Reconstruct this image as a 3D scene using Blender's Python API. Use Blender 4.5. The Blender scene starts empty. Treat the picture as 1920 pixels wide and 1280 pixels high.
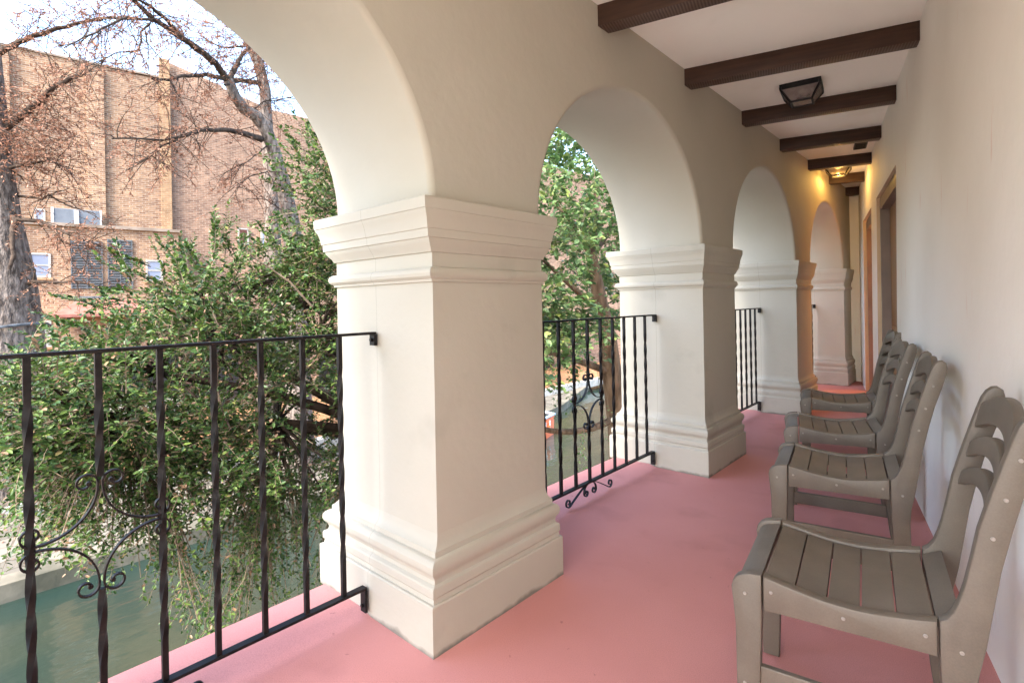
import bpy, bmesh, math, random
import numpy as np
from mathutils import Vector, Matrix, noise as mnoise

random.seed(7)
rng = np.random.default_rng(7)
R = math.radians
scene = bpy.context.scene
COL = scene.collection

# ------------------------------------------------------------------ camera
FPX, CY, YAW, ROLL, CAMH = 989.68, 566.9, R(42.11), R(-1.07), 1.17     # pixels of the 1920 px wide photograph
_f = Vector((-math.sin(YAW), math.cos(YAW), 0))
_r = Vector((math.cos(YAW), math.sin(YAW), 0))
_u = Vector((0, 0, 1))
CR = _r * math.cos(ROLL) + _u * math.sin(ROLL)
CU = _u * math.cos(ROLL) - _r * math.sin(ROLL)
CF = _f
cam_d = bpy.data.cameras.new('camera')
cam = bpy.data.objects.new('camera', cam_d)
COL.objects.link(cam)
cam.matrix_world = Matrix(((CR.x, CU.x, -CF.x, 0), (CR.y, CU.y, -CF.y, 0), (CR.z, CU.z, -CF.z, CAMH), (0, 0, 0, 1)))
cam_d.sensor_width = 36
cam_d.lens = FPX / 1920 * 36
cam_d.shift_y = -(640 - CY) / 1920
cam_d.clip_start = 0.02
cam_d.clip_end = 3000
scene.camera = cam

# ------------------------------------------------------------------ sky, sun, exposure
SUN_EL, SUN_AZ = R(44), R(173)          # azimuth measured clockwise from +Y
world = bpy.data.worlds.new('World')
scene.world = world
world.use_nodes = True
wn = world.node_tree.nodes
wl = world.node_tree.links
bg = wn['Background']
sky = wn.new('ShaderNodeTexSky')
sky.sky_type = 'NISHITA'
sky.sun_disc = False
sky.sun_elevation = SUN_EL
sky.sun_rotation = SUN_AZ
sky.air_density = 1.0
sky.dust_density = 1.6
sky.ozone_density = 1.0
wl.new(sky.outputs[0], bg.inputs[0])
bg.inputs[1].default_value = 0.11
sun_d = bpy.data.lights.new('sun', 'SUN')
sun_d.energy = 1.5
sun_d.angle = R(25)
sun_d.color = (1.0, 0.96, 0.90)
sun = bpy.data.objects.new('sun', sun_d)
COL.objects.link(sun)
sd = Vector((math.sin(SUN_AZ) * math.cos(SUN_EL), math.cos(SUN_AZ) * math.cos(SUN_EL), math.sin(SUN_EL)))
sun.rotation_euler = (-sd).to_track_quat('-Z', 'Y').to_euler()
scene.view_settings.view_transform = 'Standard'
scene.view_settings.look = 'None'
scene.view_settings.exposure = 3.38
scene.view_settings.gamma = 1
scene.render.engine = 'CYCLES'
cy = scene.cycles
cy.use_denoising = True
cy.max_bounces = 12
cy.diffuse_bounces = 8
cy.glossy_bounces = 4
cy.transmission_bounces = 6
cy.transparent_max_bounces = 12
cy.sample_clamp_indirect = 8


# ------------------------------------------------------------------ materials
def mat(name, base, rough=0.6, spec=0.4):
    m = bpy.data.materials.new(name)
    m.use_nodes = True
    b = m.node_tree.nodes['Principled BSDF']
    b.inputs['Base Color'].default_value = (*base, 1)
    b.inputs['Roughness'].default_value = rough
    b.inputs['Specular IOR Level'].default_value = spec
    return m, m.node_tree.nodes, m.node_tree.links, b


def N(nodes, kind, **kw):
    n = nodes.new('ShaderNode' + kind)
    for k, v in kw.items():
        if k in n.inputs:
            n.inputs[k].default_value = v
        else:
            setattr(n, k, v)
    return n


def ramp(nodes, stops):
    r = nodes.new('ShaderNodeValToRGB')
    e = r.color_ramp.elements
    while len(e) < len(stops):
        e.new(0.5)
    for el, (p, c) in zip(e, stops):
        el.position = p
        el.color = (*c, 1)
    return r


def noisy(name, c1, c2, scale, rough=0.6, spec=0.4, bump=0.0, bscale=None, stretch=None, detail=6, dist=0.01, p=(0.35, 0.65)):
    m, n, l, b = mat(name, c1, rough, spec)
    tc = N(n, 'TexCoord')
    mp = N(n, 'Mapping')
    if stretch:
        mp.inputs['Scale'].default_value = stretch
    l.new(tc.outputs['Object'], mp.inputs[0])
    t = N(n, 'TexNoise', Scale=scale, Detail=detail)
    l.new(mp.outputs[0], t.inputs['Vector'])
    r = ramp(n, [(p[0], c1), (p[1], c2)])
    l.new(t.outputs[0], r.inputs[0])
    l.new(r.outputs[0], b.inputs['Base Color'])
    if bump:
        t2 = N(n, 'TexNoise', Scale=bscale or scale, Detail=4)
        l.new(mp.outputs[0], t2.inputs['Vector'])
        bp = N(n, 'Bump', Strength=bump, Distance=dist)
        l.new(t2.outputs[0], bp.inputs['Height'])
        l.new(bp.outputs[0], b.inputs['Normal'])
    return m


M = {}
M['plaster'] = noisy('cream_plaster', (0.43, 0.395, 0.322), (0.465, 0.43, 0.355), 1.3, 0.75, 0.25, 0.25, 26, dist=0.006)
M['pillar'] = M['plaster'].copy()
M['pillar'].name = 'cream_pillar_plaster'
n, l = M['pillar'].node_tree.nodes, M['pillar'].node_tree.links
b = n['Principled BSDF']
src = b.inputs['Base Color'].links[0].from_socket
tc = N(n, 'TexCoord')
sp = N(n, 'SeparateXYZ')
l.new(tc.outputs['Object'], sp.inputs[0])
t1 = N(n, 'TexNoise', Scale=9, Detail=6)
l.new(tc.outputs['Object'], t1.inputs['Vector'])
wob = N(n, 'Math', operation='MULTIPLY_ADD')
l.new(t1.outputs[0], wob.inputs[0])
wob.inputs[1].default_value = 0.012
l.new(sp.outputs[0], wob.inputs[2])
ab = N(n, 'Math', operation='ABSOLUTE')
l.new(wob.outputs[0], ab.inputs[0])
seam = N(n, 'MapRange')
seam.inputs['From Min'].default_value = 0.0012
seam.inputs['From Max'].default_value = 0.003
seam.inputs['To Min'].default_value = 0.84
seam.inputs['To Max'].default_value = 1.0
l.new(ab.outputs[0], seam.inputs['Value'])
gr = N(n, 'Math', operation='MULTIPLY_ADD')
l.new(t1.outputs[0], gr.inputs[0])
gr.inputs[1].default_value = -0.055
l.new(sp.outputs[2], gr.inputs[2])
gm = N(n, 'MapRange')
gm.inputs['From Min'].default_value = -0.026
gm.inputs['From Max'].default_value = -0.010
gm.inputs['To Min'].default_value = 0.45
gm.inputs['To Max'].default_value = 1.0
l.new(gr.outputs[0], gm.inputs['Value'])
t3 = N(n, 'TexNoise', Scale=3.5, Detail=8)
l.new(tc.outputs['Object'], t3.inputs['Vector'])
st = N(n, 'MapRange')
st.inputs['From Min'].default_value = 0.58
st.inputs['From Max'].default_value = 0.75
st.inputs['To Min'].default_value = 1.0
st.inputs['To Max'].default_value = 0.86
l.new(t3.outputs[0], st.inputs['Value'])
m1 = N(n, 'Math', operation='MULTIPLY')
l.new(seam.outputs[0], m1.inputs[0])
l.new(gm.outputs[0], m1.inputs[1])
m2 = N(n, 'Math', operation='MULTIPLY')
l.new(m1.outputs[0], m2.inputs[0])
l.new(st.outputs[0], m2.inputs[1])
cmb = N(n, 'CombineColor')
for i in range(3):
    l.new(m2.outputs[0], cmb.inputs[i])
mx = N(n, 'MixRGB', blend_type='MULTIPLY')
mx.inputs[0].default_value = 1
l.new(src, mx.inputs[1])
l.new(cmb.outputs[0], mx.inputs[2])
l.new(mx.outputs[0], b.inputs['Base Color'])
M['wall_plaster'] = noisy('wall_plaster', (0.87, 0.835, 0.755), (0.91, 0.875, 0.80), 1.0, 0.7, 0.25, 0.3, 14, dist=0.008)
M['ceiling'] = noisy('ceiling_plaster', (0.89, 0.86, 0.78), (0.92, 0.89, 0.81), 1.6, 0.85, 0.2, 0.25, 40, dist=0.004)
M['iron'] = noisy('black_iron', (0.005, 0.004, 0.004), (0.012, 0.009, 0.009), 30, 0.5, 0.25, 0.15, 120, dist=0.002)
M['door_wood'] = noisy('door_wood', (0.22, 0.085, 0.018), (0.30, 0.125, 0.03), 6, 0.4, 0.5, 0.1, 30, stretch=(4, 4, 0.4))
M['frame_paint'] = noisy('frame_paint', (0.20, 0.145, 0.115), (0.26, 0.19, 0.15), 4, 0.5, 0.4)
M['jamb_paint'] = noisy('jamb_paint', (0.60, 0.42, 0.25), (0.68, 0.5, 0.32), 3, 0.6, 0.3)
M['brass'] = noisy('brass', (0.5, 0.35, 0.12), (0.6, 0.42, 0.16), 8, 0.35, 0.5)
M['screw'] = noisy('screw_metal', (0.26, 0.23, 0.20), (0.36, 0.32, 0.28), 60, 0.35, 0.6)
M['vent'] = noisy('vent_metal', (0.012, 0.009, 0.008), (0.02, 0.015, 0.012), 9, 0.5, 0.3)
M['bark'] = noisy('grey_bark', (0.055, 0.042, 0.034), (0.22, 0.175, 0.145), 11, 0.9, 0.15, 1.0, 15, stretch=(1, 1, 0.38), dist=0.08, detail=10)
M['branch'] = noisy('dark_branch', (0.028, 0.019, 0.014), (0.08, 0.055, 0.04), 9, 0.9, 0.15, 0.6, 14, dist=0.03)
M['brown_bark'] = noisy('brown_bark', (0.09, 0.055, 0.032), (0.24, 0.16, 0.10), 8, 0.9, 0.15, 0.9, 10, stretch=(1, 1, 0.25), dist=0.05)
M['twig'] = noisy('pale_twig', (0.10, 0.07, 0.045), (0.22, 0.16, 0.11), 20, 0.85, 0.2)
M['stone'] = noisy('river_stone', (0.07, 0.065, 0.045), (0.18, 0.155, 0.115), 1.2, 0.85, 0.2, 0.6, 3, dist=0.05)
M['pale_stone'] = noisy('pale_stone', (0.30, 0.28, 0.245), (0.42, 0.39, 0.355), 2, 0.8, 0.2, 0.4, 6, dist=0.03)
M['bounce_concrete'] = noisy('bounce_concrete', (0.52, 0.51, 0.48), (0.6, 0.59, 0.56), 2, 0.85, 0.2)  # neutral pale tone for the added light-bouncing slab
M['earth'] = noisy('dark_earth', (0.055, 0.040, 0.026), (0.12, 0.08, 0.05), 1.5, 0.95, 0.1, 0.8, 6, dist=0.05)
M['mulch'] = noisy('rusty_mulch', (0.22, 0.10, 0.045), (0.34, 0.19, 0.10), 5, 0.95, 0.1, 0.8, 12, dist=0.04)
M['white_frame'] = noisy('window_frame_paint', (0.32, 0.29, 0.25), (0.38, 0.35, 0.31), 5, 0.5, 0.4)
M['louvre'] = noisy('louvre_metal', (0.075, 0.08, 0.082), (0.11, 0.115, 0.12), 5, 0.5, 0.4)
M['awning'] = noisy('awning_metal', (0.22, 0.085, 0.06), (0.29, 0.12, 0.09), 3, 0.5, 0.4)
M['unit_grey'] = noisy('unit_metal', (0.10, 0.11, 0.125), (0.14, 0.15, 0.165), 2, 0.5, 0.4)
M['coping'] = noisy('coping_stone', (0.18, 0.135, 0.10), (0.28, 0.22, 0.17), 2, 0.8, 0.2)
M['brown_paint'] = noisy('brown_shutter', (0.06, 0.02, 0.015), (0.09, 0.03, 0.02), 4, 0.6, 0.3)
M['dark_glass'] = noisy('dark_glass', (0.012, 0.014, 0.016), (0.03, 0.032, 0.036), 0.8, 0.15, 0.6)
M['orange_paint'] = noisy('boat_orange', (0.75, 0.13, 0.03), (0.85, 0.18, 0.05), 2, 0.4, 0.5)
M['boat_blue'] = noisy('boat_rail_paint', (0.26, 0.36, 0.44), (0.34, 0.44, 0.52), 3, 0.4, 0.5)
M['boat_white'] = noisy('boat_white', (0.68, 0.68, 0.66), (0.78, 0.78, 0.76), 3, 0.4, 0.5)
M['strap'] = noisy('grey_strap', (0.05, 0.055, 0.062), (0.11, 0.12, 0.13), 6, 0.6, 0.3)

# window glass with a pale blind behind it
M['blind_glass'] = noisy('blind_glass', (0.17, 0.19, 0.25), (0.23, 0.25, 0.31), 0.7, 0.35, 0.35)
M['grey_glass'] = noisy('grey_blind_glass', (0.22, 0.22, 0.20), (0.28, 0.28, 0.26), 0.9, 0.15, 0.6)



def wear(m, scale, p0, p1, col, stretch=(1, 1, 1), detail=8):
    """stains and scuffs with a shape of their own, multiplied over the paint"""
    n, l = m.node_tree.nodes, m.node_tree.links
    b = n['Principled BSDF']
    src = b.inputs['Base Color'].links[0].from_socket
    tc = N(n, 'TexCoord')
    mp = N(n, 'Mapping')
    mp.inputs['Scale'].default_value = stretch
    l.new(tc.outputs['Object'], mp.inputs[0])
    t = N(n, 'TexNoise', Scale=scale, Detail=detail)
    l.new(mp.outputs[0], t.inputs['Vector'])
    r = ramp(n, [(p0, (1, 1, 1)), (p1, col)])
    l.new(t.outputs[0], r.inputs[0])
    mx = N(n, 'MixRGB', blend_type='MULTIPLY')
    mx.inputs[0].default_value = 1
    l.new(src, mx.inputs[1])
    l.new(r.outputs[0], mx.inputs[2])
    l.new(mx.outputs[0], b.inputs['Base Color'])


wear(M['wall_plaster'], 5.0, 0.66, 0.74, (0.93, 0.80, 0.77), (3.0, 3.0, 0.55))
wear(M['wall_plaster'], 1.1, 0.48, 0.72, (0.93, 0.925, 0.91))
wear(M['ceiling'], 2.2, 0.58, 0.78, (0.90, 0.88, 0.84))
wear(M['plaster'], 1.4, 0.5, 0.75, (0.93, 0.92, 0.90))

# coral floor coating
m, n, l, b = mat('coral_coating', (0.5, 0.19, 0.19), 0.7, 0.3)
tc = N(n, 'TexCoord')
t1 = N(n, 'TexNoise', Scale=1.4, Detail=5)
t2 = N(n, 'TexNoise', Scale=330, Detail=3)
l.new(tc.outputs['Object'], t1.inputs['Vector'])
l.new(tc.outputs['Object'], t2.inputs['Vector'])
r1 = ramp(n, [(0.3, (0.56, 0.235, 0.215)), (0.7, (0.64, 0.285, 0.26))])
l.new(t1.outputs[0], r1.inputs[0])
r2 = ramp(n, [(0.3, (0.80, 0.80, 0.80)), (0.62, (1.0, 1.0, 1.0))])
l.new(t2.outputs[0], r2.inputs[0])
mx = N(n, 'MixRGB', blend_type='MULTIPLY')
mx.inputs[0].default_value = 1
l.new(r1.outputs[0], mx.inputs[1])
l.new(r2.outputs[0], mx.inputs[2])
l.new(mx.outputs[0], b.inputs['Base Color'])
bp = N(n, 'Bump', Strength=0.35, Distance=0.002)
l.new(t2.outputs[0], bp.inputs['Height'])
l.new(bp.outputs[0], b.inputs['Normal'])
M['coral'] = m
wear(m, 2.6, 0.56, 0.74, (0.84, 0.82, 0.82))
wear(m, 38, 0.70, 0.76, (0.72, 0.70, 0.70), detail=3)

# dark timber, sawn ribs on the underside
m, n, l, b = mat('dark_timber', (0.05, 0.022, 0.012), 0.55, 0.4)
tc = N(n, 'TexCoord')
mp = N(n, 'Mapping')
mp.inputs['Scale'].default_value = (1.2, 14, 14)
l.new(tc.outputs['Object'], mp.inputs[0])
t1 = N(n, 'TexNoise', Scale=3, Detail=6)
l.new(mp.outputs[0], t1.inputs['Vector'])
r1 = ramp(n, [(0.3, (0.032, 0.013, 0.006)), (0.7, (0.070, 0.031, 0.016))])
l.new(t1.outputs[0], r1.inputs[0])
wv = N(n, 'TexWave', Scale=22, Distortion=1.0, Detail=2)
l.new(tc.outputs['Object'], wv.inputs['Vector'])
geo = N(n, 'NewGeometry')
sx = N(n, 'SeparateXYZ')
l.new(geo.outputs['Normal'], sx.inputs[0])
lt = N(n, 'Math', operation='LESS_THAN')
l.new(sx.outputs[2], lt.inputs[0])
lt.inputs[1].default_value = -0.5
ml = N(n, 'Math', operation='MULTIPLY')
l.new(lt.outputs[0], ml.inputs[0])
l.new(wv.outputs[1], ml.inputs[1])
mx = N(n, 'MixRGB')
l.new(ml.outputs[0], mx.inputs[0])
l.new(r1.outputs[0], mx.inputs[1])
mx.inputs[2].default_value = (0.11, 0.07, 0.052, 1)
l.new(mx.outputs[0], b.inputs['Base Color'])
bp = N(n, 'Bump', Strength=0.2, Distance=0.002)
l.new(ml.outputs[0], bp.inputs['Height'])
l.new(bp.outputs[0], b.inputs['Normal'])
M['timber'] = m

# taupe plastic lumber
m, n, l, b = mat('taupe_lumber', (0.2, 0.165, 0.135), 0.5, 0.5)
tc = N(n, 'TexCoord')
oi = N(n, 'ObjectInfo')
t1 = N(n, 'TexNoise', Scale=9, Detail=6)
t2 = N(n, 'TexNoise', Scale=260, Detail=2)
l.new(tc.outputs['Object'], t1.inputs['Vector'])
l.new(tc.outputs['Object'], t2.inputs['Vector'])
r1 = ramp(n, [(0.3, (0.122, 0.099, 0.075)), (0.7, (0.162, 0.133, 0.102))])
l.new(t1.outputs[0], r1.inputs[0])
r2 = ramp(n, [(0.35, (0.93, 0.93, 0.93)), (0.65, (1.03, 1.03, 1.03))])
l.new(t2.outputs[0], r2.inputs[0])
mx = N(n, 'MixRGB', blend_type='MULTIPLY')
mx.inputs[0].default_value = 1
l.new(r1.outputs[0], mx.inputs[1])
l.new(r2.outputs[0], mx.inputs[2])
l.new(mx.outputs[0], b.inputs['Base Color'])
bp = N(n, 'Bump', Strength=0.25, Distance=0.001)
l.new(t2.outputs[0], bp.inputs['Height'])
l.new(bp.outputs[0], b.inputs['Normal'])
rr = N(n, 'MapRange')
l.new(oi.outputs['Random'], rr.inputs['Value'])
rr.inputs['To Min'].default_value = 0.90
rr.inputs['To Max'].default_value = 1.09
cc = N(n, 'CombineColor')
for i in range(3):
    l.new(rr.outputs[0], cc.inputs[i])
mx3 = N(n, 'MixRGB', blend_type='MULTIPLY')
mx3.inputs[0].default_value = 1
l.new(mx.outputs[0], mx3.inputs[1])
l.new(cc.outputs[0], mx3.inputs[2])
l.new(mx3.outputs[0], b.inputs['Base Color'])
M['lumber'] = m


def brick_mat(name, c1, c2, mortar):
    m, n, l, b = mat(name, c1, 0.9, 0.15)
    tc = N(n, 'TexCoord')
    sp = N(n, 'SeparateXYZ')
    l.new(tc.outputs['Object'], sp.inputs[0])
    add = N(n, 'Math', operation='ADD')
    l.new(sp.outputs[0], add.inputs[0])
    l.new(sp.outputs[1], add.inputs[1])
    cb = N(n, 'CombineXYZ')
    l.new(add.outputs[0], cb.inputs[0])
    l.new(sp.outputs[2], cb.inputs[1])
    br = N(n, 'TexBrick', Scale=1.0)
    br.inputs['Mortar Size'].default_value = 0.011
    br.inputs['Mortar Smooth'].default_value = 0.2
    br.inputs['Brick Width'].default_value = 0.23
    br.inputs['Row Height'].default_value = 0.083
    br.inputs['Bias'].default_value = 0.0
    br.inputs['Color1'].default_value = (*c1, 1)
    br.inputs['Color2'].default_value = (*c2, 1)
    br.inputs['Mortar'].default_value = (*mortar, 1)
    l.new(cb.outputs[0], br.inputs['Vector'])
    t = N(n, 'TexNoise', Scale=0.35, Detail=8)
    l.new(tc.outputs['Object'], t.inputs['Vector'])
    r = ramp(n, [(0.3, (0.74, 0.72, 0.74)), (0.7, (1.12, 1.08, 1.04))])
    l.new(t.outputs[0], r.inputs[0])
    t3 = N(n, 'TexNoise', Scale=6, Detail=3)
    l.new(tc.outputs['Object'], t3.inputs['Vector'])
    r3 = ramp(n, [(0.3, (0.8, 0.78, 0.78)), (0.65, (1.1, 1.08, 1.06))])
    l.new(t3.outputs[0], r3.inputs[0])
    mx = N(n, 'MixRGB', blend_type='MULTIPLY')
    mx.inputs[0].default_value = 1
    l.new(br.outputs[0], mx.inputs[1])
    l.new(r.outputs[0], mx.inputs[2])
    mx2 = N(n, 'MixRGB', blend_type='MULTIPLY')
    mx2.inputs[0].default_value = 1
    l.new(mx.outputs[0], mx2.inputs[1])
    l.new(r3.outputs[0], mx2.inputs[2])
    l.new(mx2.outputs[0], b.inputs['Base Color'])
    bp = N(n, 'Bump', Strength=0.5, Distance=0.01)
    l.new(br.outputs[1], bp.inputs['Height'])
    bp.invert = True
    l.new(bp.outputs[0], b.inputs['Normal'])
    return m


M['brick'] = brick_mat('tan_brick', (0.35, 0.22, 0.128), (0.18, 0.10, 0.062), (0.35, 0.28, 0.21))
M['brick_pink'] = brick_mat('pinkish_brick', (0.31, 0.19, 0.125), (0.16, 0.092, 0.064), (0.32, 0.255, 0.195))
M['brick_trim'] = brick_mat('orange_brick', (0.37, 0.235, 0.128), (0.28, 0.165, 0.09), (0.35, 0.265, 0.17))


def leaf_mat(name, stops, rough=0.4, trans=0.25, spec=0.5):
    m = bpy.data.materials.new(name)
    m.use_nodes = True
    n, l = m.node_tree.nodes, m.node_tree.links
    b = n['Principled BSDF']
    g = N(n, 'NewGeometry')
    r = ramp(n, stops)
    l.new(g.outputs['Random Per Island'], r.inputs[0])
    l.new(r.outputs[0], b.inputs['Base Color'])
    b.inputs['Roughness'].default_value = rough
    b.inputs['Specular IOR Level'].default_value = spec
    tr = N(n, 'BsdfTranslucent')
    l.new(r.outputs[0], tr.inputs[0])
    mxs = N(n, 'MixShader')
    mxs.inputs[0].default_value = trans
    l.new(b.outputs[0], mxs.inputs[1])
    l.new(tr.outputs[0], mxs.inputs[2])
    l.new(mxs.outputs[0], n['Material Output'].inputs[0])
    return m


M['leaf_green'] = leaf_mat('glossy_green_leaf', [(0.0, (0.016, 0.040, 0.010)), (0.35, (0.040, 0.085, 0.016)), (0.7, (0.082, 0.132, 0.030)),
                                                 (0.90, (0.13, 0.19, 0.04)), (0.935, (0.19, 0.24, 0.045)), (0.945, (0.28, 0.16, 0.09)), (1.0, (0.24, 0.15, 0.09))], 0.42, 0.25, 0.32)
M['leaf_pale'] = leaf_mat('pale_green_leaf', [(0.0, (0.05, 0.10, 0.028)), (0.5, (0.11, 0.19, 0.055)), (0.85, (0.21, 0.29, 0.11)), (1.0, (0.30, 0.34, 0.08))], 0.4, 0.35)
M['leaf_rust'] = leaf_mat('rust_leaf', [(0.0, (0.17, 0.075, 0.045)), (0.5, (0.30, 0.145, 0.09)), (1.0, (0.44, 0.25, 0.165))], 0.7, 0.3, 0.2)
M['leaf_yellow'] = leaf_mat('yellow_green_leaf', [(0.0, (0.09, 0.14, 0.035)), (0.5, (0.20, 0.23, 0.06)), (0.8, (0.36, 0.34, 0.12)), (1.0, (0.45, 0.38, 0.20))], 0.5, 0.35)
M['leaf_dark'] = leaf_mat('dark_green_leaf', [(0.0, (0.02, 0.045, 0.018)), (0.6, (0.05, 0.09, 0.03)), (1.0, (0.09, 0.14, 0.05))], 0.45)

# river water
m, n, l, b = mat('green_river_water', (0.055, 0.085, 0.062), 0.09, 0.5)
tc = N(n, 'TexCoord')
mp = N(n, 'Mapping')
mp.inputs['Scale'].default_value = (1.0, 0.45, 1)
l.new(tc.outputs['Object'], mp.inputs[0])
t1 = N(n, 'TexNoise', Scale=1.1, Detail=4)
l.new(mp.outputs[0], t1.inputs['Vector'])
t2 = N(n, 'TexNoise', Scale=0.3, Detail=3)
l.new(mp.outputs[0], t2.inputs['Vector'])
r1 = ramp(n, [(0.35, (0.013, 0.026, 0.020)), (0.65, (0.034, 0.038, 0.022))])
l.new(t2.outputs[0], r1.inputs[0])
l.new(r1.outputs[0], b.inputs['Base Color'])
bp = N(n, 'Bump', Strength=0.45, Distance=0.12)
l.new(t1.outputs[0], bp.inputs['Height'])
l.new(bp.outputs[0], b.inputs['Normal'])
M['water'] = m

# flagstones of the river walk
m, n, l, b = mat('flagstone', (0.45, 0.40, 0.34), 0.85, 0.2)
tc = N(n, 'TexCoord')
vo = N(n, 'TexVoronoi', Scale=2.6)
vo.feature = 'DISTANCE_TO_EDGE'
l.new(tc.outputs['Object'], vo.inputs['Vector'])
vc = N(n, 'TexVoronoi', Scale=2.6)
l.new(tc.outputs['Object'], vc.inputs['Vector'])
sp = N(n, 'SeparateColor')
l.new(vc.outputs['Color'], sp.inputs[0])
r1 = ramp(n, [(0.0, (0.10, 0.088, 0.068)), (1.0, (0.185, 0.16, 0.125))])
l.new(sp.outputs[0], r1.inputs[0])
r2 = ramp(n, [(0.01, (0.45, 0.42, 0.38)), (0.05, (1, 1, 1))])
l.new(vo.outputs['Distance'], r2.inputs[0])
mx = N(n, 'MixRGB', blend_type='MULTIPLY')
mx.inputs[0].default_value = 1
l.new(r1.outputs[0], mx.inputs[1])
l.new(r2.outputs[0], mx.inputs[2])
l.new(mx.outputs[0], b.inputs['Base Color'])
M['flagstone'] = m

# lantern glass: hammered, mostly clear
m = bpy.data.materials.new('seeded_glass')
m.use_nodes = True
n, l = m.node_tree.nodes, m.node_tree.links
b = n['Principled BSDF']
tc = N(n, 'TexCoord')
t1 = N(n, 'TexNoise', Scale=22, Detail=4)
l.new(tc.outputs['Object'], t1.inputs['Vector'])
r1 = ramp(n, [(0.3, (0.20, 0.16, 0.135)), (0.7, (0.34, 0.29, 0.255))])
l.new(t1.outputs[0], r1.inputs[0])
l.new(r1.outputs[0], b.inputs['Base Color'])
b.inputs['Roughness'].default_value = 0.25
tr = N(n, 'BsdfTransparent')
mxs = N(n, 'MixShader')
mxs.inputs[0].default_value = 0.35
l.new(b.outputs[0], mxs.inputs[1])
l.new(tr.outputs[0], mxs.inputs[2])
l.new(mxs.outputs[0], n['Material Output'].inputs[0])
M['lantern_glass'] = m


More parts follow.
